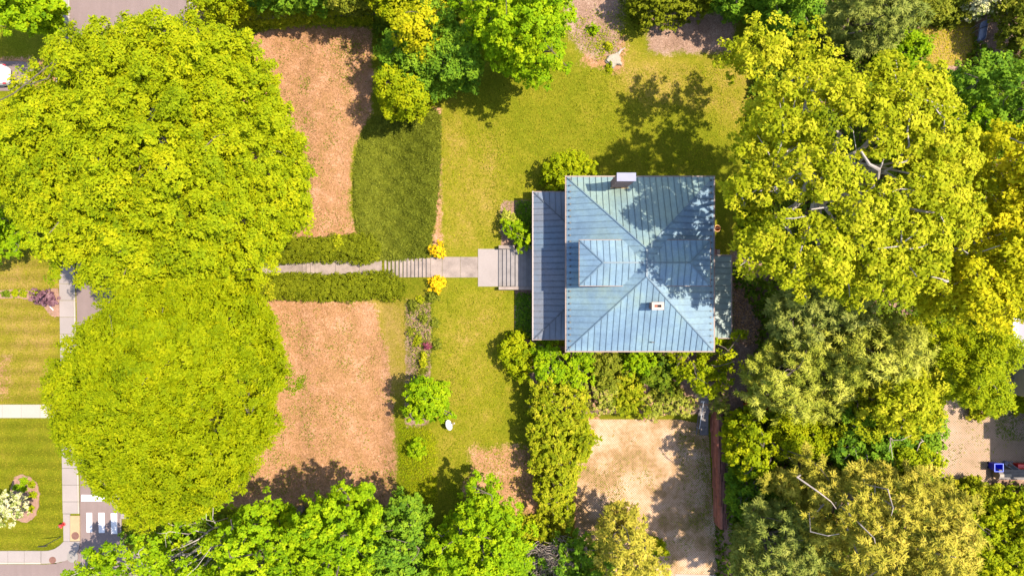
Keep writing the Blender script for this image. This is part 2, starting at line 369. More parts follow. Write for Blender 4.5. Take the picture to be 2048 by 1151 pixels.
def ground_mat():
    m, nt, N, L, b = nodes("lawn_and_bare_ground")
    def attr(n):
        a = N.new("ShaderNodeAttribute"); a.attribute_name = n; return a.outputs['Fac']
    big = noise(N, L, .16, 4, .55); mid = noise(N, L, .75, 5, .62); fine = noise(N, L, 4.5, 4, .7); grain = noise(N, L, 9.0, 3, .85); clump = noise(N, L, 2.0, 3, .6)
    # lawn: deep green to straw
    lf = mth(N, L, 'ADD', mth(N, L, 'MULTIPLY', big.outputs[0], .30), mth(N, L, 'ADD', mth(N, L, 'MULTIPLY', mid.outputs[0], .40), mth(N, L, 'MULTIPLY', fine.outputs[0], .36)))
    lf = mth(N, L, 'ADD', lf, mth(N, L, 'MULTIPLY_ADD', attr('straw'), .34, -.17))
    lawn = ramp(N, [(.31, (.106, .114, .005)), (.42, (.142, .133, .008)), (.53, (.188, .146, .018)), (.66, (.255, .165, .046))], AL); L.new(lf, lawn.inputs[0])
    df = mth(N, L, 'ADD', mth(N, L, 'MULTIPLY', mid.outputs[0], .55), mth(N, L, 'MULTIPLY', fine.outputs[0], .45))
    speck = noise(N, L, 2.6, 6, .75)
    dry = ramp(N, [(.28, (.145, .098, .029)), (.41, (.225, .120, .050)), (.53, (.290, .148, .076)), (.70, (.395, .225, .138))], AL); L.new(df, dry.inputs[0])
    wr = N.new("ShaderNodeMapRange"); wr.inputs[1].default_value = .60; wr.inputs[2].default_value = .72; L.new(speck.outputs[0], wr.inputs[0])
    pt = N.new("ShaderNodeMapRange"); pt.inputs[1].default_value = .44; pt.inputs[2].default_value = .66; L.new(big.outputs[0], pt.inputs[0])
    drywd = mixc(N, L, mth(N, L, 'MULTIPLY', wr.outputs[0], mth(N, L, 'MULTIPLY_ADD', pt.outputs[0], .75, .15)), dry.outputs[0], (.115 * AL, .095 * AL, .018 * AL))
    soil = ramp(N, [(.3, (.130, .078, .050)), (.5, (.215, .130, .090)), (.7, (.310, .210, .155))], AL); L.new(df, soil.inputs[0])
    def mask(n, w=.9):
        a = attr(n); x = mth(N, L, 'ADD', a, mth(N, L, 'MULTIPLY_ADD', mth(N, L, 'ADD', mth(N, L, 'MULTIPLY', mid.outputs[0], .5), mth(N, L, 'MULTIPLY', fine.outputs[0], .5)), w, -w / 2))
        mr = N.new("ShaderNodeMapRange"); mr.interpolation_type = 'SMOOTHSTEP'; mr.inputs[1].default_value = .36; mr.inputs[2].default_value = .64; L.new(x, mr.inputs[0]); return mr.outputs[0]
    c = mixc(N, L, mask('dry', 1.5), lawn.outputs[0], drywd)
    c = mixc(N, L, mask('soil', 1.3), c, soil.outputs[0])
    c = mixc(N, L, mth(N, L, 'MULTIPLY', mask('sand', 1.0), .85), c, (.36, .245, .165))
    # mown stripes on the lawn across the street
    g = N.new("ShaderNodeNewGeometry"); sx = N.new("ShaderNodeSeparateXYZ"); L.new(g.outputs['Position'], sx.inputs[0])
    st = mth(N, L, 'MULTIPLY', mth(N, L, 'SINE', mth(N, L, 'MULTIPLY', sx.outputs[1], 5.2)), attr('mow'))
    k = mth(N, L, 'ADD', mth(N, L, 'MULTIPLY_ADD', st, .11, 1.0), mth(N, L, 'MULTIPLY', attr('mow'), -.16))
    k = mth(N, L, 'MULTIPLY', k, mth(N, L, 'MULTIPLY_ADD', grain.outputs[0], 1.9, .05))
    k = mth(N, L, 'MULTIPLY', k, mth(N, L, 'MULTIPLY_ADD', clump.outputs[0], .4, .8))
    vm = N.new("ShaderNodeVectorMath"); vm.operation = 'SCALE'; L.new(c, vm.inputs[0]); L.new(k, vm.inputs[3])
    L.new(vm.outputs[0], b.inputs['Base Color']); b.inputs['Roughness'].default_value = .95; b.inputs['Specular IOR Level'].default_value = .03
    bump(N, L, b, grain.outputs[0], .5, .06)
    return m

# ------------------------------------------------------------------ ground sheet
def build_ground():
    def axis(a, b, st, far): 
        inner = np.arange(a, b + 1e-6, st); out = np.array([8, 25, 70, 180, 400, 900.])
        return np.concatenate([a - out[::-1], inner, b + out])
    xs = axis(-54, 54, .36, 900); ys = axis(-32, 32, .36, 900)
    gx, gy = np.meshgrid(xs, ys); X = np.stack([gx.ravel(), gy.ravel()], 1)
    z = ground_z(X)
    rd = sdist(ROAD_W, X); z = np.where(rd > 0.12, -0.12, z)
    nx, ny = len(xs), len(ys); i = np.arange(nx * ny).reshape(ny, nx)
    F = np.stack([i[:-1, :-1], i[:-1, 1:], i[1:, 1:], i[1:, :-1]], -1).reshape(-1, 4)
    me = np_mesh("ground", np.column_stack([X, z]), F)
    def reg(polys, soft, zr=0.0):
        m = np.zeros(len(X))
        for p in polys: m = np.maximum(m, sstep(-soft, soft, sdist(P2(p, zr), X)))
        return m
    dry = np.maximum.reduce([
        reg([[(380, 60), (500, 68), (640, 40), (742, 62), (748, 120), (742, 228), (706, 300), (700, 420), (716, 478), (560, 482), (380, 560), (300, 300)]], 1.3),
        reg([[(380, 590), (500, 590), (640, 600), (745, 602), (775, 690), (785, 800), (795, 900), (790, 1010), (640, 1010), (300, 1010), (300, 800)]], 1.3),
        .95 * reg([[(945, 895), (1075, 890), (1080, 1040), (985, 1040), (925, 990)]], 1.8, ZT),
        .8 * reg([[(1145, 830), (1200, 830), (1170, 1060), (1145, 1060)]], .6, ZD),
        .6 * reg([[(-60, 110), (130, 110), (130, 180), (-60, 180)]], .6),
        .75 * reg([[(1470, 600), (1525, 600), (1520, 700), (1470, 700)], [(1190, 60), (1260, 60), (1250, 160), (1150, 130)]], 1.2, ZT),
        .25 * reg([[(1850, 60), (1940, 70), (1920, 120), (1860, 110)]], 1.0, ZT),
        .62 * reg([[(862, 210), (885, 210), (888, 500), (862, 500)]], .5, ZT),
        .55 * reg([[(-60, 740), (30, 700), (25, 800), (-60, 800)], [(1380, 1060), (1450, 1050), (1450, 1160), (1380, 1160)]], 1.0)])
    soil = np.maximum.reduce([
        .72 * reg([[(1120, -60), (1255, -60), (1255, 50), (1246, 112), (1190, 126), (1156, 106), (1128, 70)]], 1.6, ZT),
        .8 * reg([[(1290, 20), (1480, 20), (1470, 110), (1290, 110)]], 1.5, ZT),
        .85 * reg([[(1460, 500), (1535, 500), (1530, 780), (1450, 1100), (1440, 820), (1462, 700)]], .8, ZT),
        .62 * reg([[(806, 596), (868, 600), (862, 850), (806, 860)]], .4, 1.4),
        .9 * reg([[(1000, 400), (1075, 400), (1075, 690), (1030, 690), (1030, 590), (1000, 490)]], .3, ZT),
        reg([[(1060, 690), (1480, 690), (1470, 830), (1060, 830)]], .6, ZT),
        .8 * reg([[(1420, 800), (2100, 560), (2100, -60), (1600, -60), (1520, 500)]], 1.5, ZT),
        .8 * reg([[(1440, 800), (2100, 560), (2100, 1250), (1440, 1250)]], 1.5, ZT),
        .9 * reg([[(380, -100), (900, -100), (900, 28), (500, 40), (380, 40)]], .6)])
    soil = soil * (1 - reg([[(1842, 44), (1948, 44), (1950, 128), (1850, 132)]], .5, ZT))
    straw = np.maximum.reduce([
        .8 * reg([[(1842, 44), (1948, 44), (1950, 128), (1850, 132)]], .5, ZT),
        .42 * reg([[(870, 230), (1010, 260), (1020, 400), (990, 500), (870, 520)]], 2.0, ZT),
        .38 * reg([[(870, 560), (1020, 570), (1010, 740), (960, 900), (870, 960)]], 2.0, ZT),
        .5 * reg([[(1230, 110), (1480, 110), (1560, 180), (1470, 250), (1240, 190)]], 1.6, ZT),
        .55 * reg([[(-100, 500), (130, 500), (130, 800), (-100, 800)]], 2.0),
        .7 * reg([[(740, 590), (830, 600), (830, 800), (770, 800)]], 1.0, .6)])
    mow = reg([[(-200, 500), (130, 500), (130, 1110), (-200, 1110)]], .5)
    sand = reg([[(1388, 760), (1412, 770), (1412, 800), (1390, 800)]], .3, ZT)
    for n, a in (('dry', dry), ('soil', soil), ('straw', straw), ('mow', mow), ('sand', sand)):
        at = me.attributes.new(n, 'FLOAT', 'POINT'); at.data.foreach_set('value', a.astype(np.float32))
    me.polygons.foreach_set('use_smooth', np.ones(len(F), bool))
    o = link("ground", me, ground_mat()); tag(o, kind='structure')
    return o
build_ground()

# ------------------------------------------------------------------ streets and walks
def flat(name, poly, z, mat, th=.12, parent=None, kind='structure', zr=None):
    q = [tuple(p) for p in P2(poly, z if zr is None else zr)]
    o = MB().prism(q, z - th, z).build(name, mat, parent)
    if kind and parent is None: tag(o, kind=kind)
    return o
flat("road", ROAD, 0.0, ASPH, .3)
flat("parking_pad", [(-220, 122), (40, 122), (64, 126), (72, 150), (66, 176), (30, 181), (-220, 184)], .035, ASPH, .3)
for a, b in (((172, 1024), (184, 1063)), ((196, 1024), (209, 1064)), ((221, 1025), (234, 1066))):
    flat("crosswalk_stripe", [(a[0], a[1]), (b[0] - .5, a[1]), (b[0], b[1]), (a[0] + 1, b[1])], .006, WHITE, .005)
flat("stop_line", [(162, 988), (233, 989), (233, 1001), (162, 1001)], .006, WHITE, .005)

sw = empty("sidewalk", (*P(135, 560)[:2], 0.05), kind='structure')
def sx0(y): return 109 + (y) * .0155
def sx1(y): return 137 + (y) * .0195
y = -70.0
while y < 1024:
    y2 = min(y + 33.5, 1026); g = .35
    flat("slab", [(sx0(y) , y + g), (sx1(y) - 2.6, y + g), (sx1(y2) - 2.6, y2 - g), (sx0(y2), y2 - g)], .10, CONC, .16, sw)
    flat("kerb", [(sx1(y) - 2.2, y + g), (sx1(y) + .6, y + g), (sx1(y2) + .6, y2 - g), (sx1(y2) - 2.2, y2 - g)], .104, CONC_BRIGHT, .25, sw)
    y = y2
flat("slab", [(125.5, 1026.5), (139, 1026.5), (139, 1081), (126.5, 1081)], .10, CONC, .16, sw)
flat("ramp_slab", [(139.7, 1030), (158.5, 1030), (158.8, 1080.5), (139.7, 1080.5)], .097, TACTILE, .15, sw)
flat("corner_slab", [(126.5, 1081.7), (158.5, 1081.2), (157.5, 1094), (153, 1104), (143, 1113), (130, 1120), (112, 1124), (92, 1125.5), (82, 1125.7), (82, 1100.5), (96, 1100), (108, 1096.5), (118, 1090)], .10, CONC, .16, sw)
x = 81.3
while x > -120:
    flat("slab", [(x - 33, 1100.2), (x - .6, 1100.4), (x - .6, 1122.6), (x - 33, 1122.6)], .10, CONC, .16, sw)
    flat("kerb", [(x - 33, 1123), (x - .6, 1123), (x - .6, 1126.3), (x - 33, 1126.3)], .104, CONC_BRIGHT, .25, sw)
    x -= 33
a = np.linspace(0, 2 * math.pi, 24, endpoint=False)
flat("concrete_patch", np.stack([144 + 11 * np.cos(a), 1112 + 11.5 * np.sin(a)], 1), .112, PATCHC, .1)
sw2 = empty("east_kerb", (*P(380, 20)[:2], .05), kind='structure')
for i in range(12):
    y0 = -70 + i * 34
    flat("slab", [(377, y0), (389, y0), (389, y0 + 33.3), (377, y0 + 33.3)], .10, CONC, .16, sw2)
kc = [(239, 1035), (239, 1060), (242, 1085), (254, 1100), (272, 1108), (330, 1110.5), (700, 1117)]
for i in range(len(kc) - 1):
    a0 = np.array(P2([kc[i], kc[i + 1]], .1)); dv = a0[1] - a0[0]; nn = np.array([-dv[1], dv[0]]) / np.hypot(*dv) * .14
    MB().prism([tuple(a0[0]), tuple(a0[1]), tuple(a0[1] + nn), tuple(a0[0] + nn)], -.1, .11).build("kerb", CONC_WARM, sw2)
flat("ramp_slab", [(240, 1026), (258, 1026), (258, 1036), (240, 1036)], .10, CONC, .16, sw2)
pathw = empty("entrance_path", (*P(40, 820)[:2], .05), kind='structure')
for i, x in enumerate(range(-110, 118, 38)):
    flat("slab", [(x, 808), (x + 37.5, 808), (x + 37.5, 834.5), (x, 834.5)], .11, CONC_BRIGHT, .16, pathw)

def disc(name, px, py, r, z, mat, label, cat):
    c = P(px, py, z); root = empty(name, (c[0], c[1], z), label, cat)
    m = MB().lathe([(r, z - .03), (r, z + .008), (r * .86, z + .008)], c[0], c[1], 28)
    m.build("frame_ring", IRON, root)
    m = MB().lathe([(r * .83, z - .03), (r * .83, z + .016), (r * .05, z + .02)], c[0], c[1], 28)
    for k in range(3):
        m.box(c[0] - r * .6, c[0] + r * .6, c[1] - r * .5 + k * r * .42, c[1] - r * .5 + k * r * .42 + .04, z + .016, z + .03)
    m.build("lid", IRON, root); return root
disc("manhole_cover", 150, 1070, .34, .10, IRON, "round brown manhole cover set in the tan kerb ramp", "manhole")
disc("manhole_cover", 104.5, 1118.5, .31, .105, plain("orange_rust_iron", (.30, .105, .05), .3, 4, .7, .4), "round orange-rust manhole cover in the pavement along the lower street", "manhole")

# garden walk: lower walk, three low steps, walk between hedges, long flight, upper walk, landing
gw = empty("garden_walkway", (*P(700, 535)[:2], .1), kind='structure')
def wslab(x0, x1, y0, y1, z, mat=CONC_WARM, th=.35, name="slab"):
    flat(name, [(x0, y0), (x1, y0), (x1, y1), (x0, y1)], z, mat, th, gw)
zl = .10
for x0, x1 in ((380, 440), (440.6, 502), (502.6, 553), (553.6, 603.5)): wslab(x0, x1, 522, 549, zl)
wslab(604, 611.6, 522, 549, zl + .1, name="stair_tread"); wslab(612.2, 620, 522, 549, zl + .2, name="stair_tread"); wslab(620.6, 629, 522, 549, zl + .3, name="stair_tread")
zm = zl + .3
for x0, x1 in ((629.6, 670), (670.6, 718), (718.6, 767.5)): wslab(x0, x1, 520, 549, zm)
NST = 12; xst = np.linspace(768, 860, NST + 1)
for i in range(NST):
    z = zm + (ZT + .02 - zm) * (i + 1) / NST
    wslab(xst[i] + .35, xst[i + 1] - .35 if i < NST - 1 else 860, 515.5, 553.5, z, CONC_WARM, .4, "stair_tread")
    if i: wslab(xst[i] - .55, xst[i] + .25, 515.5, 553.5, z - .04, DARKM, .12, "riser_joint")
wslab(860.6, 883.5, 514, 554, ZT + .03); wslab(884.1, 920, 513, 554, ZT + .03); wslab(920.5, 955, 513, 554, ZT + .03)
wslab(955.6, 997, 497, 572, ZT + .05, CONC)

# turf-grid driveway: lattice of paver cells with diamond holes
def paver(name, poly, z, pitch=.150, w=.078, mat=None, h=.045):
    Q = P2(poly, z); c = Q.mean(0); m = MB(); R_ = 30
    for di, a_ in enumerate((math.pi / 4, -math.pi / 4)):
        d = np.array([math.cos(a_), math.sin(a_)]); n = np.array([-d[1], d[0]])
        for k in range(int(-R_ / pitch), int(R_ / pitch)):
            o = c + n * k * pitch; ts = []
            for i in range(len(Q)):
                p, q = Q[i], Q[(i + 1) % len(Q)]; fp, fq = (p - o) @ n, (q - o) @ n
                if (fp > 0) != (fq > 0): ts.append(((p + (q - p) * fp / (fp - fq)) - o) @ d)
            ts.sort(); zt = z + (.003 if di else 0)
            for t0, t1 in zip(ts[::2], ts[1::2]):
                if t1 - t0 > .1: m.bar((*(o + d * t0), zt - h / 2), (*(o + d * t1), zt - h / 2), w, h)
    return tag(m.build(name, mat), kind='stuff')
PAV = patchy("sandy_grid_paver", [(.34, (.19, .128, .040)), (.44, (.31, .185, .088)), (.52, (.43, .268, .158)), (.64, (.51, .350, .245))])
DRIVE = [(1160, 832), (1240, 822), (1330, 832), (1398, 846), (1398, 868), (1417, 870), (1424, 1000), (1434, 1090), (1448, 1150), (1448, 1300), (1120, 1300), (1120, 1080), (1146, 1040), (1148, 940)]
flat("driveway_bed", DRIVE, ZD + .01, plain("weedy_joint_soil", (.085, .070, .030), .5, 1.5, .95, .1), .06)
paver("driveway_pavers", DRIVE, ZD + .055, mat=PAV)
YARD = [(1880, 800), (1920, 770), (2000, 760), (2160, 760), (2160, 925), (1985, 960), (1900, 975), (1865, 950)]
flat("yard_bed", YARD, ZT + .012, plain("yard_joint_soil", (.16, .12, .065), .5, 1.5, .95, .1), .06)
paver("yard_pavers", YARD, ZT + .055, mat=patchy("pinkish_grid_paver", [(.30, (.22, .155, .085)), (.45, (.33, .22, .14)), (.65, (.40, .27, .19))]))
flat("road_edge", [(1350, 1146.5), (1460, 1149), (1460, 1162), (1350, 1160)], ZD + .1, CONC_BRIGHT, .3)

# ------------------------------------------------------------------ house
Zm = 8.0; SL = .47
def WX(px, z): return (px - CX) * S * (1 - z / H)
def WY(py, z): return (CY - py) * S * (1 - z / H)
ex0, ex1 = WX(1133, Zm), WX(1426, Zm); eyN, eyS = WY(354, Zm), WY(700, Zm)
xc = (ex0 + ex1) / 2; run = (ex1 - ex0) / 2; Zr = Zm + SL * run
ryN, ryS = eyN - run, eyS + run
house = empty("house", (xc, (eyN + eyS) / 2, ZT), "two-storey hip-roofed house with blue-green standing-seam metal roof and full-width front porch", "house")

def clip(poly, axis, val, keep_gt):
    out = []
    for i in range(len(poly)):
        a, b = poly[i], poly[(i + 1) % len(poly)]
        ina = (a[axis] >= val) if keep_gt else (a[axis] <= val); inb = (b[axis] >= val) if keep_gt else (b[axis] <= val)
        if ina: out.append(a)
        if ina != inb:
            t = (val - a[axis]) / (b[axis] - a[axis]); out.append(tuple(a[k] + t * (b[k] - a[k]) for k in range(2)))
    return out
def roof_plane(parent, pts, eave_dir, pitch, mats, phase=0.0, guards=None):
    pts = [Vector(p) for p in pts]; n = (pts[1] - pts[0]).cross(pts[2] - pts[0]).normalized()
    if n.z < 0: n = -n; pts = pts[::-1]
    u = Vector(eave_dir).normalized(); v = n.cross(u).normalized()
    if v.z < 0: v = -v
    o = pts[0]; q = [((p - o).dot(u), (p - o).dot(v)) for p in pts]
    umin, umax = min(a[0] for a in q), max(a[0] for a in q)
    k0 = umin - phase; i = 0
    back = lambda a: o + u * a[0] + v * a[1]
    while k0 + i * pitch < umax:
        a0, a1 = k0 + i * pitch, k0 + (i + 1) * pitch; i += 1
        pc = clip(clip(q, 0, a0 + .006, True), 0, a1 - .006, False)
        if len(pc) < 3: continue
        area = abs(sum(pc[j][0] * pc[(j + 1) % len(pc)][1] - pc[(j + 1) % len(pc)][0] * pc[j][1] for j in range(len(pc)))) / 2
        if area < .02: continue
        P3 = [back(a) for a in pc]
        if (P3[1] - P3[0]).cross(P3[2] - P3[0]).dot(n) < 0: P3 = P3[::-1]
        mb = MB().slab3(P3, n, .02 + random.uniform(-.003, .003), .045, 0)
        vs = []
        for j in range(len(q)):
            A, B = q[j], q[(j + 1) % len(q)]
            if (A[0] - a1) * (B[0] - a1) < 0: vs.append(A[1] + (a1 - A[0]) / (B[0] - A[0]) * (B[1] - A[1]))
        if len(vs) >= 2 and max(vs) - min(vs) > .15:
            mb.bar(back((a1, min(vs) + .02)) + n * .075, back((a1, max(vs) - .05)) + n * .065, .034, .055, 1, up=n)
            if guards is not None:
                gpt = back((a1, min(vs) + .33)) + n * .12; guards.box(gpt.x - .06, gpt.x + .06, gpt.y - .06, gpt.y + .06, gpt.z - .05, gpt.z + .05)
        mb.build("roof_panel", list(mats), parent)
def cap(parent, a, b, mat, w=.085, h=.05, name="hip_cap", lift=.09):
    MB().bar(Vector(a) + Vector((0, 0, lift)), Vector(b) + Vector((0, 0, lift)), w, h).build(name, mat, parent)
def deck_mesh(name, planes, mat, parent, drop=.02):
    m = MB()
    for pl in planes: m.add([(p[0], p[1], p[2] - drop) for p in pl], [tuple(range(len(pl)))])
    return m.build(name, mat, parent)

NW, NE, SE, SW_ = (ex0, eyN, Zm), (ex1, eyN, Zm), (ex1, eyS, Zm), (ex0, eyS, Zm)
RN, RS = (xc, ryN, Zr), (xc, ryS, Zr)
# dormers
Zd = 9.95; dyN, dyS = WY(480, Zd), WY(570, Zd); dh = (dyN - dyS) / 2; dyc = (dyN + dyS) / 2; Zdr = Zd + .38 * dh
xin = lambda z: ex0 + (z - Zm) / SL
dx0 = WX(1159, Zd)
planes = [[NW, SW_, RS, RN], [SW_, SE, RS], [SE, NE, RN, RS], [NE, NW, RN]]
roof = deck_mesh("main_roof", planes, RDECK, house)
guards = MB()
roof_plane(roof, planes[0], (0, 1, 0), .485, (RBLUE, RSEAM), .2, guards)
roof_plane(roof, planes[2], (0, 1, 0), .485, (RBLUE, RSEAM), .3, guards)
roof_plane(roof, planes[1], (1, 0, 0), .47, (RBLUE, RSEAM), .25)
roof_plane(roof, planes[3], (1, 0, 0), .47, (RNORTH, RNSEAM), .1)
tag(guards.build("snow_guards", DARKM, roof), kind='stuff')
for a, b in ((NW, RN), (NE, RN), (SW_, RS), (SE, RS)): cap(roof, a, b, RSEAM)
cap(roof, RN, RS, RRIDGE, .16, .05, "ridge_cap", .06)
# gutters and fascia round the eaves
gz0, gz1 = Zm - .16, Zm + .02
MB().box(ex0 - .13, ex0 + .0, eyS - .13, eyN + .13, gz0, gz1).build("gutter", GUTTER, house)
MB().box(ex1, ex1 + .13, eyS - .13, eyN + .13, gz0, gz1).build("gutter", GUTTER, house)
MB().box(ex0 + .003, ex1 - .003, eyN, eyN + .127, gz0 + .003, gz1 - .003).build("gutter", GUTTER, house)
MB().box(ex0 + .003, ex1 - .003, eyS - .127, eyS, gz0 + .003, gz1 - .003).build("gutter", GUTTER, house)
MB().box(ex0 + .03, ex1 - .03, eyS + .03, eyN - .03, Zm - .22, Zm - .12).build("soffit", WPAINT, house)
wx0, wx1, wyS, wyN = ex0 + .62, ex1 - .62, eyS + .62, eyN - .62
MB().box(wx0, wx1, wyS, wyN, ZT - .5, Zm - .2).build("wall", WALLC, house)
MB().box(wx0 - .06, wx1 + .06, wyS - .06, wyN + .06, ZT - .5, ZT + .6).build("foundation", BRICK, house)
def window(par, cx, cy, cz, w, h, nx, ny):
    t = Vector((-ny, nx, 0)); n = Vector((nx, ny, 0)); c = Vector((cx, cy, cz))
    f = MB()
    f.bar(c - t * w / 2 + n * .03 - Vector((0, 0, h / 2)), c - t * w / 2 + n * .03 + Vector((0, 0, h / 2)), .1, .08, up=n)
    f.bar(c + t * w / 2 + n * .03 - Vector((0, 0, h / 2)), c + t * w / 2 + n * .03 + Vector((0, 0, h / 2)), .1, .08, up=n)
    f.bar(c - t * (w / 2 + .06) + n * .031 + Vector((0, 0, h / 2 + .04)), c + t * (w / 2 + .06) + n * .031 + Vector((0, 0, h / 2 + .04)), .1, .1)
    f.bar(c - t * (w / 2 + .08) + n * .05 - Vector((0, 0, h / 2 + .04)), c + t * (w / 2 + .08) + n * .05 - Vector((0, 0, h / 2 + .04)), .14, .07)
    f.bar(c - t * w / 2 + n * .025, c + t * w / 2 + n * .025, .05, .06)
    fr = f.build("window", WPAINT, par)
    g = MB().bar(c - t * (w / 2 - .04) + n * .008, c + t * (w / 2 - .04) + n * .008, .012, h - .05); g.build("pane", GLASS, fr)
for i in range(4):
    yy = wyS + 1.6 + i * (wyN - wyS - 3.2) / 3
    window(house, wx0, yy, 6.6, .95, 1.5, -1, 0); window(house, wx1, yy, 6.5, .95, 1.5, 1, 0)
for i in range(3):
    xx = wx0 + 1.7 + i * (wx1 - wx0 - 3.4) / 2
    for zz in (3.9, 6.5):
        window(house, xx, wyN, zz, .95, 1.5, 0, 1); window(house, xx, wyS, zz, .95, 1.5, 0, -1)
for yy in (wyS + 1.8, wyS + 3.6, wyN - 3.6, wyN - 1.8): window(house, wx0, yy, 4.0, .95, 1.6, -1, 0)
dr = MB().box(wx0 - .05, wx0 + .02, 1.35, 2.45, ZT + .7, ZT + 2.8).build("door", TIMBER_TOP, house)
MB().lathe([(.03, 3.5), (.035, 3.53), (.02, 3.56)], wx0 - .09, 1.5, 8).build("handle", GREYM, dr)

def dormer(sign):
    mx = (lambda x: x) if sign < 0 else (lambda x: 2 * xc - x)
    A, B = (mx(dx0), dyN, Zd), (mx(dx0), dyS, Zd)
    xh = dx0 + dh * 1.0
    R0, R1 = (mx(xh), dyc, Zdr), (mx(xin(Zdr)), dyc, Zdr)
    EN, ES = (mx(xin(Zd)), dyN, Zd), (mx(xin(Zd)), dyS, Zd)
    pls = [[A, B, R0], [EN, A, R0, R1], [B, ES, R1, R0]]
    dk = deck_mesh("dormer_roof", pls, RDECK, house)
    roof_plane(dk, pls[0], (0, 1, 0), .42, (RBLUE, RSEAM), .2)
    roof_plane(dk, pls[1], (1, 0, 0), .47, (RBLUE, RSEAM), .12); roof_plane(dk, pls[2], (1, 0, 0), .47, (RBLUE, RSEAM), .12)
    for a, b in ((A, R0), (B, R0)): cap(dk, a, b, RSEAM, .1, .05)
    cap(dk, R0, R1, RRIDGE, .11, .05, "ridge_cap", .06)
    x0, x1 = sorted((mx(dx0 + .3), mx(xin(Zd) + .8)))
    MB().box(x0, x1, dyS + .25, dyN - .25, Zm + .35, Zd - .03).build("dormer_wall", WALLC, house)
    e0, e1 = sorted((mx(dx0), mx(xin(Zd) - .05)))
    m = MB()
    m.box(*sorted((mx(dx0 - .07), mx(dx0 - .002))), dyS - .07, dyN + .07, Zd - .13, Zd + .02)
    m.box(e0, e1, dyN + .002, dyN + .07, Zd - .125, Zd + .015); m.box(e0, e1, dyS - .07, dyS - .002, Zd - .125, Zd + .015)
    m.build("dormer_trim", GUTTER, house)
    for k in (-1, 1):
        window(house, mx(dx0 + .3), dyc + k * .62, Zd - .62, .75, .8, sign, 0)
dormer(-1); dormer(1)

# front porch
Zp = 4.75; px0 = WX(1067, Zp); pyN, pyS = WY(384, Zp), WY(677, Zp); pw = wx0 - px0; Zpt = Zp + .31 * pw
A, B, C_, D = (px0, pyN, Zp), (px0, pyS, Zp), (wx0, pyS + pw, Zpt), (wx0, pyN - pw, Zpt)
pls = [[A, B, C_, D], [(wx0, pyN, Zp), A, D], [B, (wx0, pyS, Zp), C_]]
pr = deck_mesh("porch_roof", pls, RDECK, house)
roof_plane(pr, pls[0], (0, 1, 0), .50, (RPORCH, RPSEAM), .2)
roof_plane(pr, pls[1], (1, 0, 0), .47, (RPORCH, RPSEAM), .1); roof_plane(pr, pls[2], (1, 0, 0), .47, (RPORCH, RPSEAM), .1)
cap(pr, A, D, RPSEAM, .1, .05); cap(pr, B, C_, RPSEAM, .1, .05)
MB().box(px0 - .13, px0, pyS - .1, pyN + .1, Zp - .16, Zp + .03).build("gutter", plain("pale_gutter", (.30, .24, .22), .15, 2, .6, .4), house)
MB().box(px0 + .003, wx0, pyN, pyN + .09, Zp - .155, Zp + .027).build("gutter", GUTTER, house)
MB().box(px0 + .003, wx0, pyS - .09, pyS, Zp - .155, Zp + .027).build("gutter", GUTTER, house)
pf = MB().box(px0 + .35, wx0 - .065, pyS + .2, pyN - .2, ZT - .3, ZT + .66).build("porch_floor", WOODP, house)
ncol = 7
for i in range(ncol):
    yy = pyS + .55 + i * (pyN - pyS - 1.1) / (ncol - 1)
    MB().lathe([(.17, ZT + .66), (.17, ZT + .78), (.12, ZT + .82), (.10, Zp - .35), (.16, Zp - .3), (.16, Zp - .17)], px0 + .6, yy, 14).build("porch_column", WPAINT, house, smooth=False)
# entry deck, steps and cheek walls
zf = ZT + .70
dX0, dX1 = WX(1030.3, zf), px0 + .34
ed = MB().box(dX0, dX1, WY(572, zf), WY(497, zf), ZT - .3, zf - .03).build("entry_deck", WOODG, house)
nb = 8; xs_ = np.linspace(dX0, dX1, nb + 1)
for i in range(nb): MB().box(xs_[i] + .006, xs_[i + 1] - .006, WY(572, zf), WY(497, zf), zf - .03, zf + random.uniform(-.002, .004)).build("plank", WOODP, ed)
xt = np.linspace(WX(997.5, ZT), dX0 - .01, 5)
for i in range(4):
    z = ZT + .05 + (zf - ZT - .05) * (i + 1) / 5
    st = MB().box(xt[i] + .02, xt[i + 1] - .012, WY(571.5, z), WY(497.5, z), ZT - .2, z - .05).build("stair_riser", DARKM, house)
    MB().box(xt[i] - .02, xt[i + 1] - .03, WY(571.5, z), WY(497.5, z), z - .05, z).build("stair_tread", WOODP, house)
MB().box(WX(997, zf), dX1, WY(578.5, zf), WY(572.3, zf), ZT - .2, zf + .05).build("cheek_wall", CONC_WARM, house)
MB().box(WX(997, zf), WX(1029, zf), WY(496.7, zf), WY(490, zf), ZT - .2, zf + .06).build("cheek_wall", CONC_WARM, house)
MB().box(WX(1037, zf), dX1, WY(496.7, zf), WY(489, zf), ZT - .2, zf + .09).build("cheek_wall", CONC_WARM, house)

# rear porch
Zb = 4.7; bx1 = WX(1461, Zb); byN, byS = WY(511, Zb), WY(674, Zb); bw = bx1 - wx1; Zbt = Zb + .12 * bw
bw2 = bw
pls = [[(bx1, byS, Zb), (bx1, byN, Zb), (wx1, byN, Zbt), (wx1, byS + bw2, Zbt)], [(wx1, byS, Zb), (bx1, byS, Zb), (wx1, byS + bw2, Zbt)]]
br = deck_mesh("rear_porch_roof", pls, RDECK, house)
roof_plane(br, pls[0], (0, 1, 0), .49, (RGREEN, RGSEAM), .1); roof_plane(br, pls[1], (1, 0, 0), .40, (RGREEN, RGSEAM), .1)
cap(br, (bx1, byS, Zb), (wx1, byS + bw2, Zbt), RGSEAM, .1, .05)
MB().box(bx1, bx1 + .12, byS - .1, byN + .1, Zb - .15, Zb + .03).build("gutter", GUTTER, house)
MB().box(wx1, bx1 - .003, byN, byN + .1, Zb - .15, Zb + .2).build("gutter", GUTTER, house)
